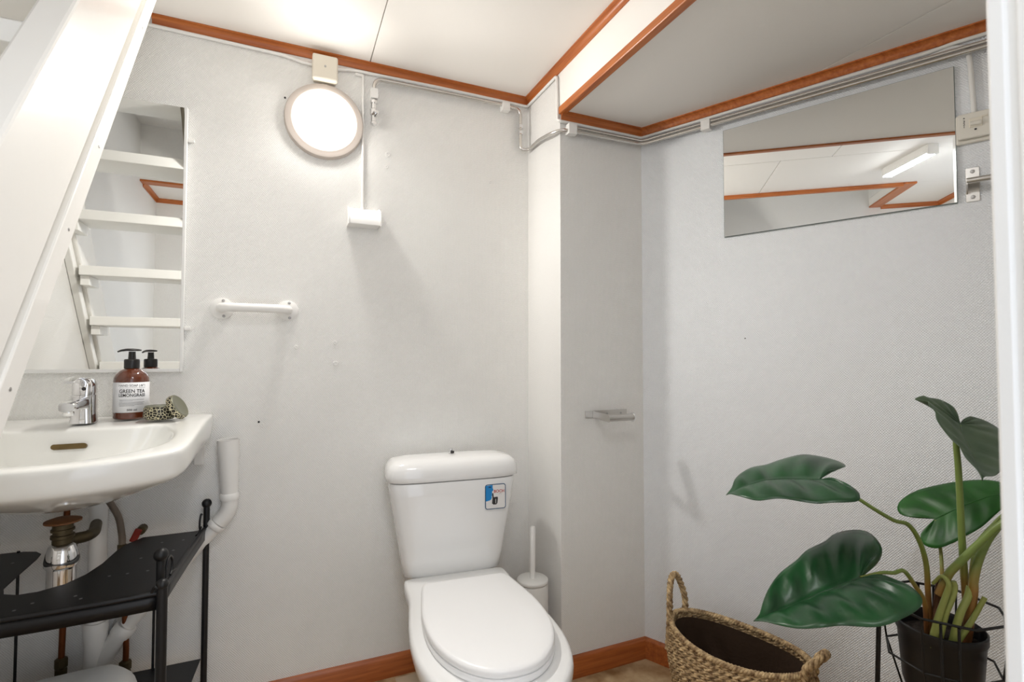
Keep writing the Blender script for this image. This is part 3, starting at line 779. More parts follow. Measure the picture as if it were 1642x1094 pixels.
MB().tube(fillet([(txc, tyc + .02, .655), (txc + .034, tyc + .04, .652), (txc + .034, tyc + .10, .645), (-.476, 1.775, .640)], .02), .0135, 14).build('outlet_pipe', M['brass'], tp, smooth=60)

# white waste pipes
ws = thing('waste_pipe', (-.478, 1.785, 0), 'white plastic waste pipe with a Y branch on the wall under the basin', 'pipe')
wy = W - .035
MB().cyl((-.476, wy, .36), (-.476, wy, .70), .021, n=20).build('upright_pipe', M['plastic'], ws, smooth=50)
MB().lathe([(.0255, .0), (.0255, .30), (.029, .33), (.029, .352), (.0265, .356)], (-.476, wy, .01), (0, 0, 1), 22).build('branch_body', M['plastic'], ws, smooth=40)
bdir = Vector((.55, 0, .83)).normalized()
MB().lathe([(.024, 0), (.0245, .095), (.028, .10), (.028, .125), (.0255, .128)], Vector((-.476, wy, .235)), bdir, 22).build('branch_arm', M['plastic'], ws, smooth=40)
fn = thing('funnel_pipe', (-.16, wy, .56), 'white plastic drain pipe with a flared open top beside the basin', 'pipe')
MB().lathe([(.0305, 0), (.0315, .004), (.030, .0), (.0225, -.165)][:1] + [(.0300, -.03), (.0255, -.12), (.0228, -.168)], (-.161, wy, .848), (-.04, 0, 1), 28, caps=False).build('flared_pipe', M['plastic'], fn, smooth=60)
MB().lathe([(.0285, -.002), (.0235, -.12), (.0205, -.165)], (-.161, wy, .848), (-.04, 0, 1), 28, caps=False).build('pipe_lining', M['plastic'], fn, smooth=60)
MB().lathe([(.0305, -.0005), (.0315, .001), (.0295, .0015), (.0285, -.001)], (-.161, wy, .848), (-.04, 0, 1), 28, caps=False).build('pipe_lip', M['plastic'], fn, smooth=60)
MB().lathe([(.0255, 0), (.0265, .004), (.0265, .018), (.024, .021)], (-.1545, wy, .666), (-.04, 0, 1), 24).build('upper_collar', M['plastic'], fn, smooth=40)
MB().tube(catmull([(-.1545, wy, .668), (-.155, wy, .645), (-.163, wy, .622), (-.182, wy, .600)], 5), .0225, 20).build('elbow', M['plastic'], fn, smooth=60)
MB().lathe([(.0255, 0), (.0265, .003), (.0265, .014), (.024, .017)], (-.1835, wy, .5985), (-.55, 0, -.55), 24).build('lower_collar', M['plastic'], fn, smooth=40)
MB().tube([(-.193, wy, .588), (-.405, wy, .342)], .020, 18).build('sloping_pipe', M['plastic'], fn, smooth=60)

# water supply
hs = thing('supply_hose', (-.41, 1.77, .56), 'grey braided hose dropping from under the wash basin', 'hose')
MB().tube(catmull([(-.455, 1.70, .775), (-.443, 1.745, .71), (-.424, 1.765, .655), (-.416, 1.77, .60), (-.415, 1.77, .575)], 6), .0085, 12).build('hose_tube', M['hose'], hs, smooth=60)
MB().lathe([(.0115, 0), (.0115, .022), (.009, .025)], (-.415, 1.77, .553), (0, 0, 1), 6).build('hose_nut', M['brass'], hs)
for nm, x, zt, zb, lab in (('copper_pipe', -.548, .75, .27, 'bent copper water pipe left of the white waste pipe'), ('copper_pipe', -.405, .552, .23, 'copper water pipe right of the white waste pipe, below the hose')):
    cp = thing(nm, (x, 1.785, 0), lab, 'pipe')
    MB().tube(catmull([(x, 1.785, zb - .02), (x + .001, 1.785, zb + .06), (x - .004 if x > -.5 else x + .004, 1.785, (zt + zb) / 2), (x - .008 if x > -.5 else x + .004, 1.785, zt)], 6), .0075, 12).build('pipe_tube', M['copper'], cp, smooth=60)
    MB().lathe([(.010, -.03), (.014, -.028), (.014, -.012), (.011, -.01), (.015, -.006), (.015, .014), (.010, .018)], (x, 1.785, zb), (0, 0, 1), 8).build('coupling', M['brass'], cp, smooth=30)
    MB().cyl((x, 1.785, 0), (x, 1.785, zb - .03), .0085, n=12).build('riser', M['copper'], cp, smooth=60)
rv = thing('red_valve', (-.388, 1.80, .57), 'small valve with a worn red lever behind the black shelf', 'valve')
MB().lathe([(.012, 0), (.012, .03), (.008, .034)], (-.379, W - .001, .600), (0, -1, 0), 10).build('valve_body', M['brass'], rv, smooth=40)
T = Matrix.Translation((-.385, 1.788, .598)) @ Matrix.Rotation(R(24), 4, 'Y')
MB(T).box(-.009, .009, -.004, .004, -.026, .012).build('lever', M['redp'], rv, bevel=.003)

# ------------------------------------------------------------------ black metal shelf unit
sh = thing('metal_shelf', (-.47, 1.57, 0), 'black metal shelf unit with ball finials and a cut-out under the basin', 'shelf')
zs = .586
plate = [(-.222, 1.785), (-.246, 1.362), (-.30, 1.352), (-.50, 1.345), (-.704, 1.352), (-.715, 1.362), (-.725, 1.785), (-.66, 1.783), (-.627, 1.778), (-.600, 1.766), (-.582, 1.742), (-.577, 1.703), (-.574, 1.60), (-.570, 1.516), (-.556, 1.480), (-.528, 1.464), (-.494, 1.466), (-.455, 1.490), (-.430, 1.535), (-.415, 1.60), (-.408, 1.69), (-.398, 1.735), (-.37, 1.783)]
MB().prism(plate[::-1], zs - .003, zs, 'z').build('upper_plate', M['black'], sh, bevel=.0012)
lowp = [(-.222, 1.785), (-.246, 1.362), (-.50, 1.345), (-.715, 1.362), (-.725, 1.785)]
MB().prism(lowp[::-1], .207, .210, 'z').build('lower_plate', M['black'], sh)
def rolled(pts, zt, name):
    MB().tube(catmull(pts, 4), .006, 8).build(name, M['black'], sh, smooth=60)
front = [(-.248, 1.357, zs - .002), (-.35, 1.347, zs - .002), (-.48, 1.342, zs - .002), (-.61, 1.346, zs - .002), (-.715, 1.357, zs - .002)]
rolled(front, zs, 'front_edge_roll')
def apron(pts, name, drop=.036):
    r0 = [Vector(p) + Vector((0, 0, -.004)) for p in catmull(pts, 4)]
    r1 = [Vector(p) + Vector((0, 0, -drop)) for p in catmull(pts, 4)]
    o = MB().loft([r0, r1], False, False, closed=False).build(name, M['black'], sh, smooth=60)
    q = o.modifiers.new('thick', 'SOLIDIFY'); q.thickness = .003
apron(front, 'front_apron')
rside = [(-.243, 1.365, zs + .004), (-.232, 1.57, zs + .004), (-.218, 1.780, zs + .004)]
rolled(rside, zs, 'side_edge_roll'); apron(rside, 'side_apron', .032)
lside = [(-.718, 1.365, zs + .004), (-.722, 1.57, zs + .004), (-.727, 1.78, zs + .004)]
rolled(lside, zs, 'side_edge_roll')
for (x, yy) in ((-.214, 1.792), (-.730, 1.792)):
    MB().cyl((x, yy, .0), (x, yy, .652), .0085, n=14).build('post', M['black'], sh, smooth=50)
    MB().sphere((x, yy, .662), .0135).build('ball_finial', M['black'], sh, smooth=180)
for (x, yy, fx_) in ((-.243, 1.352, -.254), (-.720, 1.352, -.712)):
    MB().cyl((x, yy, .0), (x, yy, .598), .0105, n=14).build('post', M['black'], sh, smooth=50)
    MB().sphere((x, yy, .603), .0125).build('ball_finial', M['black'], sh, smooth=180)
    MB().cyl((fx_, 1.392, .575), (fx_, 1.392, .645), .0085, n=14).build('upper_post', M['black'], sh, smooth=50)
    MB().sphere((fx_, 1.392, .655), .0150).build('ball_finial', M['black'], sh, smooth=180)
for x, yy, zt in ((-.640, 1.775, zs + .004), (-.338, 1.775, zs - .03)):
    MB().cyl((x, yy, .205), (x, yy, zt), .0035, n=8).build('thin_rod', M['black'], sh, smooth=60)
def scroll(pts, r=.0028):
    MB().tube(catmull(pts, 6), r, 8).build('scroll_wire', M['black'], sh, smooth=60)
scroll([(-.246, 1.395, .600), (-.243, 1.400, .632), (-.241, 1.418, .641), (-.239, 1.432, .628), (-.239, 1.430, .606), (-.240, 1.418, .598)])
scroll([(-.246, 1.40, .594), (-.240, 1.44, .597), (-.236, 1.468, .592)])
scroll([(-.2245, 1.778, .634), (-.2245, 1.760, .638), (-.2255, 1.748, .622), (-.2255, 1.750, .602), (-.2255, 1.765, .597)])
scroll([(-.2255, 1.775, .598), (-.227, 1.745, .594), (-.229, 1.715, .593)])
scroll([(-.262, 1.350, .590), (-.256, 1.346, .602), (-.250, 1.344, .598)])
hol = MB()
for x, yy in [(-.30, 1.62), (-.335, 1.60), (-.30, 1.50), (-.34, 1.50), (-.375, 1.50), (-.27, 1.63), (-.41, 1.405), (-.395, 1.385), (-.48, 1.40), (-.50, 1.375), (-.62, 1.69), (-.655, 1.61), (-.64, 1.50), (-.26, 1.71), (-.31, 1.71), (-.60, 1.40)]:
    hol.add([(x + .0035 * math.cos(k * math.pi / 4), yy + .0035 * math.sin(k * math.pi / 4), zs + .0004) for k in range(8)], [tuple(range(8))])
tag(hol.build('hole_glints', M['greymark'], sh), kind='stuff')  # pale discs: light showing through the plate holes, painted on

# white folded cloth on the lower shelf
ck = []
for i, (zz, k) in enumerate([(.211, 1.0), (.24, 1.04), (.27, 1.02), (.293, .93), (.305, .72), (.309, .4)]):
    rg = []
    for j in range(28):
        a = j * 2 * math.pi / 28
        c_, s_ = math.cos(a), math.sin(a)
        w = 1 + .05 * math.sin(3 * a + i) + .03 * math.sin(7 * a + 2 * i)
        rg.append(Vector((-.50 + .155 * k * w * math.copysign(abs(c_) ** .5, c_), 1.56 + .13 * k * w * math.copysign(abs(s_) ** .5, s_), zz + .012 * c_ * (i > 2))))
    ck.append(rg)
tag(MB().loft(ck).build('folded_cloth', M['cloth'], smooth=180, subd=1), 'white folded cloth lying on the lower black shelf', 'cloth')

# ------------------------------------------------------------------ toilet
TL = thing('toilet', (.50, 1.45, 0), 'white ceramic toilet with the lid closed', 'toilet')
TM = Matrix.Translation((.531, 1.815, 0)) @ Matrix.Rotation(R(-5), 4, 'Z')
def sqr(w, d, cy, zz, n=40, e=5):
    out = []
    for k in range(n):
        a = k * 2 * math.pi / n
        c_, s_ = math.cos(a), math.sin(a)
        out.append(Vector((w * math.copysign(abs(c_) ** (2 / e), c_), cy + d * math.copysign(abs(s_) ** (2 / e), s_), zz)))
    return out
MB(TM).loft([sqr(.155, .062, -.100, .384), sqr(.163, .068, -.100, .389), sqr(.172, .074, -.102, .44), sqr(.192, .081, -.104, .56), sqr(.207, .084, -.105, .65), sqr(.213, .085, -.106, .690), sqr(.211, .083, -.106, .6935)]).build('tank', M['ceramic'], TL, smooth=50)
MB(TM).loft([sqr(.208, .080, -.107, .6955), sqr(.2215, .0895, -.107, .6995), sqr(.2225, .090, -.107, .715), sqr(.220, .089, -.107, .734), sqr(.212, .083, -.106, .750), sqr(.196, .071, -.105, .761), sqr(.16, .05, -.103, .767, e=4), sqr(.08, .02, -.1, .769, e=3)]).build('tank_lid', M['ceramic'], TL, smooth=80)
MB(TM).lathe([(.0095, .766), (.0095, .770), (.006, .7715), (.006, .780), (.0075, .781), (.0075, .786), (.005, .788)], (0, -.10, 0), (0, 0, 1), 20).build('flush_knob', M['chrome'], TL, smooth=40)
MB(TM).lathe([(.0065, .7716), (.0065, .7785)], (.003, -.108, 0), (0, 0, 1), 14).build('knob_gap', M['darkmark'], TL)
def egg(prof, zz, k=1.0, cy=-.55, n=14):
    """prof: list of (local y, half width) from back to front"""
    right = [(hw * k, cy + (yy - cy) * k) for yy, hw in prof]
    pts = right + [(-x, yy) for x, yy in right[::-1] if x > 1e-6]
    cl = catmull([(x, yy, 0) for x, yy in pts], 3, True)
    return [Vector((p.x, p.y, zz)) for p in cl]
lidp = [(-.303, .09), (-.306, .121), (-.330, .134), (-.40, .146), (-.47, .156), (-.545, .1595), (-.62, .153), (-.69, .132), (-.745, .098), (-.782, .052), (-.792, 0)]
bowlp = [(-.16, .10), (-.163, .158), (-.20, .168), (-.30, .168), (-.38, .178), (-.46, .188), (-.55, .193), (-.65, .186), (-.74, .158), (-.81, .105), (-.848, .05), (-.856, 0)]
MB(TM).loft([egg(bowlp, .0, .62, -.42), egg(bowlp, .02, .62, -.42), egg(bowlp, .12, .58, -.42), egg(bowlp, .20, .66, -.44), egg(bowlp, .28, .84, -.46), egg(bowlp, .335, .96, -.48), egg(bowlp, .362, .998, -.48), egg(bowlp, .378, 1.0, -.48), egg(bowlp, .388, .985, -.48), egg(bowlp, .392, .95, -.48), egg(bowlp, .393, .8, -.48)]).build('bowl', M['ceramic'], TL, smooth=80)
MB(TM).loft([egg(lidp, .3935, .985), egg(lidp, .398, 1.0), egg(lidp, .4085, 1.0), egg(lidp, .4105, .99)]).build('seat_ring', M['seat'], TL, smooth=60)
MB(TM).loft([egg(lidp, .4115, .985), egg(lidp, .415, 1.0), egg(lidp, .424, 1.0), egg(lidp, .429, .985), egg(lidp, .4315, .94), egg(lidp, .4325, .6)]).build('seat_lid', M['seat'], TL, smooth=60)
for x in (-.105, .105):
    MB(TM).cyl((x - .016, -.290, .407), (x + .016, -.290, .407), .0105, n=14).build('hinge', M['seat'], TL, smooth=50)
# sticker on the tank, lying on the sloping front face
S_M = TM @ Matrix.Translation((.1325, -.1912, .634)) @ Matrix.Rotation(R(-2.2), 4, 'X') @ Matrix.Rotation(R(0), 4, 'Z')
def rrect(w, h, r, n=5):
    out = []
    for cx, cz, a0 in ((w - r, h - r, 0), (-w + r, h - r, 90), (-w + r, -h + r, 180), (w - r, -h + r, 270)):
        for k in range(n + 1):
            a = R(a0 + 90 * k / n); out.append((cx + r * math.cos(a), cz + r * math.sin(a)))
    return out
stt = MB(S_M).prism(rrect(.036, .041, .008), -.0004, .0008, 'y').build('sticker', M['navy'], TL)
tag(stt, 'blue and white sticker')
MB(S_M).prism(rrect(.0335, .0385, .006), -.0008, -.0004, 'y').build('sticker_panel', M['white'], stt)
face = [(-.0335, .037), (-.010, .0385), (-.010, .028), (-.007, .022), (-.0125, .016), (-.0115, .012), (-.013, .009), (-.0115, .005), (-.014, .002), (-.013, -.002), (-.015, -.008), (-.02, -.0115), (-.0335, -.014)]
MB(S_M).prism(face, -.0012, -.0008, 'y').build('printed_profile', M['blue'], stt)
hand = [(-.012, .011), (-.008, .012), (-.0065, -.002), (.006, -.001), (.008, -.004), (.006, -.022), (.002, -.026), (-.008, -.026), (-.0125, -.022), (-.011, -.006)]
MB(S_M).prism(hand, -.0016, -.0012, 'y').build('printed_hand', M['darkmark'], stt)
MB(S_M).prism([(-.0005, -.008), (.0012, -.008), (.0012, -.022), (-.0005, -.022)], -.0019, -.0016, 'y').build('printed_line', M['white'], stt)
eye = [(-.027, .031), (-.019, .034), (-.014, .031), (-.019, .030)]
MB(S_M).prism(eye, -.0016, -.0012, 'y').build('printed_eye', M['darkmark'], stt)
vs, fs = text2d('BOCH', .0135)
w0 = max(a for a, _ in vs) - min(a for a, _ in vs)
MB(S_M).add([(.0125 + a * .036 / w0, -.0013, .0165 + b_) for a, b_ in vs], fs).build('sticker_text', M['red'], stt)
vs, fs = text2d('..-...', .007)
MB(S_M).add([(.016 + a, -.0013, .0075 + b_ + .002) for a, b_ in vs], fs).build('sticker_text', M['darkmark'], stt)

# toilet brush
tb = thing('toilet_brush', (.792, 1.63, 0), 'white toilet brush in a round holder between toilet and wall', 'toilet brush')
MB().lathe([(.047, 0), (.052, .004), (.054, .20), (.054, .312), (.052, .318), (.03, .3205)], (.792, 1.63, 0), (0, 0, 1), 40).build('holder', M['plastic'], tb, smooth=50)
MB().lathe([(.053, .3206), (.0545, .323), (.0545, .330), (.051, .333), (.02, .3345)], (.792, 1.63, 0), (0, 0, 1), 40).build('holder_cover', M['plastic'], tb, smooth=50)
MB().tube([(.792, 1.63, .33), (.793, 1.63, .505), (.793, 1.63, .510)], [.0095, .0095, .007], 14).build('handle', M['plastic'], tb, smooth=60)

# ------------------------------------------------------------------ seagrass basket
bk = thing('basket', (1.19, 1.11, 0), 'woven seagrass basket with two rope handles in the corner', 'basket')
BC = Vector((1.178, 1.105)); bax = R(106)
def basket_pt(a, t, off=0):
    """t 0 bottom .. 1 rim"""
    k = .80 + .20 * min(1, t * 1.5) if t < .66 else 1.0 - .05 * (t - .66) / .34
    ra, rb = (.205 * k * (.93 + .07 * t) + off), (.125 * k + .025 * (1 - t) + off)
    x, y_ = ra * math.cos(a), rb * math.sin(a)
    z_ = .008 + t * (.270 + .016 * math.cos(a) ** 2)
    return Vector((BC.x + x * math.cos(bax) - y_ * math.sin(bax), BC.y + x * math.sin(bax) + y_ * math.cos(bax), z_))
rows = 23
wv = MB()
for i in range(rows):
    t = i / (rows - 1)
    seg = 150
    for s_ in range(2):
        ph_ = math.pi * s_ + i * .9
        pts = []
        for j in range(seg):
            a = 2 * math.pi * j / seg
            tw = 30 * a + ph_
            p_ = basket_pt(a, t, .0038 * math.cos(tw) + rnd.uniform(-.0007, .0007))
            p_.z += .0046 * math.sin(tw)
            pts.append(p_)
        wv.tube(pts, .0040, 5, closed=True)
tag(wv.build('woven_body', M['seagrass'], bk, smooth=60), kind='stuff')
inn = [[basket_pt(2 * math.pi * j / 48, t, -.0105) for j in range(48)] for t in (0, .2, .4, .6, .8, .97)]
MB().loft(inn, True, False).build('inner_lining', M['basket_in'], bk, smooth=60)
def rope(path, r, turns, name, parent, strands=3):
    o = MB()
    path = [Vector(p) for p in path]
    n = len(path)
    for s_ in range(strands):
        pts = []
        for i, p_ in enumerate(path):
            t_ = (path[min(n - 1, i + 1)] - path[max(0, i - 1)]).normalized()
            x = t_.cross(Vector((.3, .2, 1))).normalized(); y_ = x.cross(t_)
            a = 2 * math.pi * (turns * i / (n - 1) + s_ / strands)
            pts.append(p_ + (x * math.cos(a) + y_ * math.sin(a)) * r * .66)
        o.tube(pts, r * .56, 6)
    o.build(name, M['seagrass'], parent, smooth=60)
# braided rim
rope([basket_pt(2 * math.pi * j / 260, 1.0) + Vector((0, 0, .007)) for j in range(261)], .0075, 46, 'braided_rim', bk)
def hp(a, t, dz=0, off=.004): return basket_pt(a, t, off) + Vector((0, 0, dz))
a1, a2 = R(22), R(-20)
h1 = [hp(a1, .70), hp(a1, .92), hp(a1, 1.0, .04), hp(a1 * .8, 1.0, .085), hp(a1 * .35, 1.0, .118), hp(a2 * .2, 1.0, .122), hp(a2 * .65, 1.0, .095), hp(a2, 1.0, .045), hp(a2, .95), hp(a2, .80)]
rope(catmull(h1, 8), .0088, 9, 'rope_handle', bk)
b1, b2 = R(180 - 16), R(180 + 16)
h2 = [hp(b1, .72), hp(b1, .95), hp(b1, 1.0, .025, .012), hp(b1 + .08, 1.0, .05, .028), hp(math.pi, 1.0, .062, .036), hp(b2 - .08, 1.0, .05, .028), hp(b2, 1.0, .025, .012), hp(b2, .95), hp(b2, .72)]
rope(catmull(h2, 8), .0092, 7, 'rope_handle', bk)

# ------------------------------------------------------------------ plant stand, pot and plant
PC = Vector((1.298, .662, 0))
sn = thing('plant_stand', (PC.x, PC.y, 0), 'black wire plant stand by the right wall', 'plant stand')
def ngon(r, zz, n=8, rot=.2): return [(PC.x + r * math.cos(rot + k * 2 * math.pi / n), PC.y + r * math.sin(rot + k * 2 * math.pi / n), zz) for k in range(n)]
MB().tube(ngon(.112, .568), .0028, 8, closed=True).build('top_ring', M['wire'], sn, smooth=60)
MB().tube(ngon(.100, .455), .0024, 8, closed=True).build('middle_ring', M['wire'], sn, smooth=60)
MB().tube(ngon(.070, .36), .0024, 8, closed=True).build('lower_ring', M['wire'], sn, smooth=60)
tpn, mdn, lwn = ngon(.112, .568), ngon(.100, .455), ngon(.070, .36)
for k in (0, 2, 4, 6):
    MB().tube([tpn[k], mdn[k], lwn[k]], .0022, 6).build('cage_wire', M['wire'], sn, smooth=60)
for a in (R(130), R(215), R(305), R(40)):
    for da in (-.13, .13):
        MB().tube([(PC.x + .108 * math.cos(a + da), PC.y + .108 * math.sin(a + da), .566), (PC.x + .128 * math.cos(a + da * .7), PC.y + .128 * math.sin(a + da * .7), .003)], .0026, 8).build('hairpin_leg', M['wire'], sn, smooth=60)
    MB().cyl((PC.x + .128 * math.cos(a - .091), PC.y + .128 * math.sin(a - .091), .003), (PC.x + .128 * math.cos(a + .091), PC.y + .128 * math.sin(a + .091), .003), .0026, n=8).build('foot_bend', M['wire'], sn, smooth=60)
pt = thing('plant_pot', (PC.x, PC.y, .362), 'round black pot hanging in the wire stand', 'plant pot')
MB().lathe([(.05, .362), (.058, .364), (.068, .40), (.076, .505), (.079, .508), (.079, .524), (.076, .526), (.073, .52), (.071, .49)], (PC.x, PC.y, 0), (0, 0, 1), 40, caps=False).build('pot_wall', M['potm'], pt, smooth=50)
MB().lathe([(.05, .3625), (.001, .3626)], (PC.x, PC.y, 0), (0, 0, 1), 40).build('pot_bottom', M['potm'], pt)
MB().lathe([(.0715, .485), (.07, .497), (.04, .503), (.001, .500)], (PC.x, PC.y, 0), (0, 0, 1), 32).build('soil', M['soil'], pt, smooth=60)

plant = thing('leafy_plant', (PC.x, PC.y, .50), 'green heart-leaved plant growing from the black pot', 'plant')
def resample(pts, n):
    pts = [Vector(p) for p in pts]
    cl = catmull(pts, 6); ln = [0]
    for a, b_ in zip(cl, cl[1:]): ln.append(ln[-1] + (b_ - a).length)
    out = []
    j = 0
    for k in range(n):
        d_ = ln[-1] * k / (n - 1)
        while j < len(cl) - 2 and ln[j + 1] < d_: j += 1
        u = (d_ - ln[j]) / max(1e-9, ln[j + 1] - ln[j])
        out.append(cl[j].lerp(cl[j + 1], min(1, u)))
    return out
def leaf(halves, mid, mat, lobe=.30, up=Vector((-.3, -.2, 1)), arch=.10, rip=.0030, veins=7):
    """two outlines (from the sinus round the lobe to the tip) joined along a midrib"""
    n, mseg = 48, 9
    S0 = Vector(mid[0])
    o = MB()
    for hi, h in enumerate(halves):
        edge = resample([mid[0]] + list(h), n)
        mr_ = resample(mid, 60)
        rowsv = []
        for i, e_ in enumerate(edge):
            u = i / (n - 1)
            f = 0 if u < lobe else ((u - lobe) / (1 - lobe)) ** 1.15
            mp_ = mr_[min(59, int(f * 59))] if f < 1 else mr_[-1]
            row = []
            for j in range(mseg + 1):
                w = j / mseg
                p_ = mp_.lerp(e_, w)
                span = (e_ - mp_).length
                bulge = math.sin(math.pi * w) * span * arch
                ripple = rip * math.sin(2 * math.pi * veins * u + 2.2 * w) * math.sin(math.pi * min(1, w * 1.05)) * min(1, span / .05)
                p_ = p_ + up.normalized() * (bulge + ripple)
                row.append(p_)
            rowsv.append(row)
        vs = [p_ for r_ in rowsv for p_ in r_]
        fs = []
        for i in range(n - 1):
            for j in range(mseg):
                a = i * (mseg + 1) + j
                fs.append((a, a + 1, a + mseg + 2, a + mseg + 1))
        o.add(vs, fs)
    ob = o.build('leaf', mat, plant, smooth=180)
    me = ob.data
    bm = bmesh.new(); bm.from_mesh(me)
    bmesh.ops.remove_doubles(bm, verts=bm.verts, dist=.0004)
    bmesh.ops.recalc_face_normals(bm, faces=bm.faces)
    bm.to_mesh(me); bm.free()
    me.polygons.foreach_set('use_smooth', [True] * len(me.polygons))
    q = ob.modifiers.new('thick', 'SOLIDIFY'); q.thickness = .0011; q.offset = 0
    MB().tube(resample([p_ + up.normalized() * .0003 for p_ in map(Vector, mid)], 24), [.0022 * (1 - .8 * k / 23) for k in range(24)], 6).build('midrib', mat, ob, smooth=60)
    return ob
A_far = [(1.061,0.752,0.846),(1.105,0.758,0.852),(1.167,0.773,0.853),(1.169,0.806,0.862),(1.14,0.847,0.868),(1.116,0.862,0.864),(1.08,0.876,0.854),(1.047,0.883,0.845),(1.005,0.886,0.842),(0.967,0.883,0.833),(0.935,0.874,0.822),(0.909,0.858,0.811),(0.879,0.846,0.8)]
A_near = [(1.035,0.719,0.847),(1.032,0.687,0.848),(1.018,0.654,0.841),(1.004,0.639,0.835),(0.984,0.633,0.829),(0.952,0.662,0.823),(0.941,0.679,0.818),(0.927,0.698,0.818),(0.908,0.738,0.817),(0.883,0.767,0.808),(0.876,0.805,0.808),(0.878,0.833,0.806),(0.879,0.846,0.8)]
A_mid = [(1.04,0.746,0.84),(1.023,0.786,0.834),(0.989,0.812,0.831),(0.956,0.821,0.828),(0.918,0.834,0.817),(0.879,0.846,0.8)]
B_far = [(1.053,0.655,0.681),(1.095,0.662,0.691),(1.124,0.673,0.704),(1.145,0.695,0.715),(1.154,0.72,0.723),(1.142,0.739,0.723),(1.119,0.755,0.717),(1.101,0.763,0.709),(1.077,0.763,0.699),(1.033,0.772,0.684),(0.997,0.77,0.669),(0.945,0.771,0.648),(0.902,0.761,0.629),(0.872,0.75,0.611),(0.853,0.741,0.598),(0.831,0.736,0.591)]
B_near = [(1.022,0.63,0.681),(1.033,0.611,0.687),(1.036,0.586,0.689),(1.027,0.561,0.687),(1.014,0.543,0.681),(0.995,0.536,0.674),(0.969,0.541,0.662),(0.94,0.552,0.65),(0.919,0.568,0.641),(0.894,0.606,0.631),(0.87,0.622,0.625),(0.851,0.649,0.614),(0.841,0.677,0.607),(0.836,0.715,0.599),(0.831,0.736,0.591)]
B_mid = [(1.019,0.652,0.674),(1.002,0.678,0.652),(0.973,0.702,0.632),(0.937,0.717,0.616),(0.902,0.729,0.604),(0.867,0.732,0.598),(0.831,0.736,0.591)]
C_left = [(1.3,0.619,0.971),(1.299,0.621,0.982),(1.297,0.626,0.994),(1.283,0.632,1.004),(1.268,0.639,1.011),(1.242,0.645,1.015),(1.23,0.648,1.019),(1.206,0.651,1.012),(1.216,0.632,1.009),(1.208,0.626,1),(1.212,0.617,0.99),(1.204,0.611,0.975),(1.209,0.601,0.953),(1.207,0.583,0.932),(1.201,0.572,0.927),(1.195,0.56,0.908),(1.192,0.544,0.892),(1.186,0.532,0.88),(1.187,0.531,0.87)]
C_right = [(1.304,0.612,0.97),(1.326,0.611,0.975),(1.348,0.611,0.971),(1.372,0.606,0.964),(1.388,0.594,0.951),(1.384,0.577,0.937),(1.358,0.562,0.914),(1.31,0.548,0.889),(1.25,0.537,0.874),(1.197,0.532,0.877),(1.187,0.531,0.87)]
C_mid = [(1.292,0.613,0.961),(1.285,0.604,0.94),(1.271,0.588,0.916),(1.247,0.567,0.893),(1.213,0.546,0.88),(1.187,0.531,0.87)]
D_up = [(1.369,0.747,0.719),(1.367,0.773,0.719),(1.372,0.784,0.732),(1.394,0.785,0.75),(1.417,0.765,0.773),(1.443,0.736,0.79),(1.459,0.704,0.804),(1.474,0.672,0.814),(1.478,0.638,0.819),(1.481,0.604,0.813),(1.471,0.577,0.809)]
D_low = [(1.364,0.715,0.709),(1.349,0.722,0.69),(1.342,0.713,0.671),(1.344,0.689,0.67),(1.355,0.667,0.685),(1.365,0.646,0.706),(1.386,0.624,0.731),(1.413,0.611,0.758),(1.441,0.598,0.783),(1.471,0.577,0.809)]
D_mid = [(1.379,0.708,0.726),(1.396,0.686,0.746),(1.411,0.666,0.764),(1.432,0.644,0.781),(1.446,0.624,0.794),(1.471,0.577,0.809)]
leaf((A_far, A_near), A_mid, M['leaf'], .33, arch=.06, rip=.004)
leaf((B_far, B_near), B_mid, M['leaf'], .33, arch=.10, rip=.005)
leaf((C_left, C_right), C_mid, M['leaf_u'], .40, up=Vector((-.6, -.7, .3)), arch=.05, rip=.004, veins=9)
leaf((D_up, D_low), D_mid, M['leaf_d'], .25, up=Vector((-.7, -.4, .6)), arch=.04, rip=.002)
# further leaves turned towards the door
def turned(pts, to, ang, k):
    rot = Matrix.Rotation(R(ang), 3, 'Z'); o_ = Vector(A_mid[0])
    return [tuple(Vector(to) + rot @ ((Vector(p_) - o_) * k)) for p_ in pts]
for to, ang, k in (((1.345, .485, .845), 140, .8), ((1.44, .585, .79), 175, .7)):
    leaf((turned(A_far, to, ang, k), turned(A_near, to, ang, k)), turned(A_mid, to, ang, k), M['leaf'], .33, up=Vector((.2, .1, 1)), arch=.06, rip=.003)
def stem(pts, r0, r1, mat='stem', name='stem'):
    q = catmull(pts, 6)
    MB().tube(q, [r0 + (r1 - r0) * i / (len(q) - 1) for i in range(len(q))], 10).build(name, M[mat], plant, smooth=60)
stem([(1.278, .672, .495), (1.274, 0.67, 0.558), (1.265, 0.666, 0.602), (1.247, 0.659, 0.664), (1.215, 0.654, 0.718), (1.181, 0.655, 0.754), (1.143, 0.66, 0.766), (1.092, 0.667, 0.793), (1.06, 0.70, 0.822), (1.04, .744, .837)], .0062, .003)
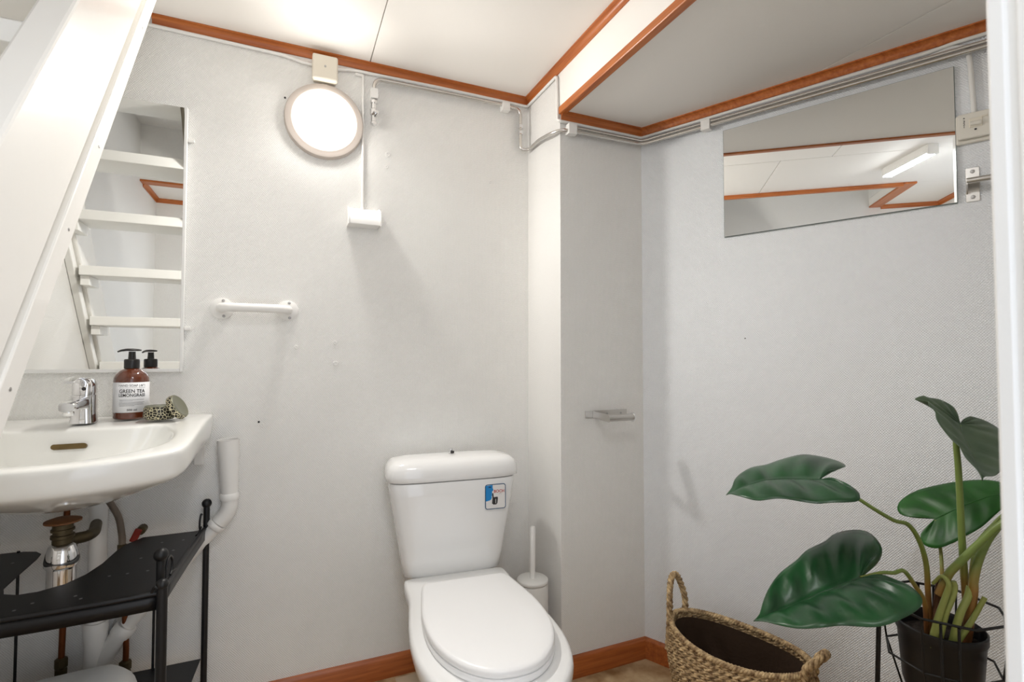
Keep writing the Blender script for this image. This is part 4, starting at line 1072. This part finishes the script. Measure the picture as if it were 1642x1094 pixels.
stem([(1.262, .668, .495), (1.222, .650, .588), (1.166, 0.637, 0.640), (1.124, 0.633, 0.677), (1.099, 0.637, 0.676), (1.069, 0.643, 0.679), (1.020, 0.651, 0.675)], .005, .003)
stem([(1.333, .63, .495), (1.329, 0.627, 0.551), (1.32, 0.624, 0.596), (1.31, 0.622, 0.654), (1.3, 0.619, 0.711), (1.29, 0.617, 0.859), (1.284, 0.617, 0.925), (1.291, .614, .958)], .0085, .005)
stem([(1.33, .68, .495), (1.338, 0.678, 0.561), (1.348, 0.681, 0.614), (1.365, 0.691, 0.658), (1.379, 0.706, 0.724)], .0045, .0032)
stem([(1.264, .645, .60), (1.272, 0.631, 0.646), (1.28, 0.615, 0.675), (1.29, 0.594, 0.71), (1.298, 0.576, 0.739), (1.309, 0.551, 0.774), (1.345, .485, .845)], .0085, .006)
stem([(1.31, .622, .50), (1.306, 0.606, 0.609), (1.307, 0.604, 0.639), (1.319, 0.601, 0.676), (1.334, 0.594, 0.712), (1.348, 0.586, 0.737), (1.362, 0.575, 0.762)], .0095, .006)
stem([(1.345, .64, .50), (1.36, 0.632, 0.633), (1.372, 0.63, 0.678), (1.387, 0.622, 0.713), (1.44, 0.585, 0.79)], .005, .004)
stem([(1.232, 0.645, 0.500), (1.237, 0.634, 0.561), (1.252, 0.627, 0.607), (1.254, 0.622, 0.633), (1.258, 0.636, 0.643), (1.26, 0.654, 0.62)], .0075, .003, 'stemg', 'cut_stem')
stem([(1.245, 0.640, 0.50), (1.251, 0.629, 0.566), (1.265, 0.624, 0.598), (1.276, 0.623, 0.621), (1.275, 0.625, 0.634)], .0065, .006, 'stemg', 'cut_stem')
stem([(1.262, 0.625, 0.50), (1.27, 0.613, 0.569), (1.294, 0.61, 0.601), (1.305, 0.609, 0.624)], .007, .007, 'stemg', 'cut_stem')
stem([(1.276, 0.626, 0.50), (1.296, 0.605, 0.557), (1.314, 0.589, 0.609)], .006, .0045, 'stemg', 'cut_stem')
stem([(1.288, 0.666, 0.495), (1.283, 0.654, 0.581), (1.276, 0.646, 0.628)], .012, .009, 'trunk', 'trunk')
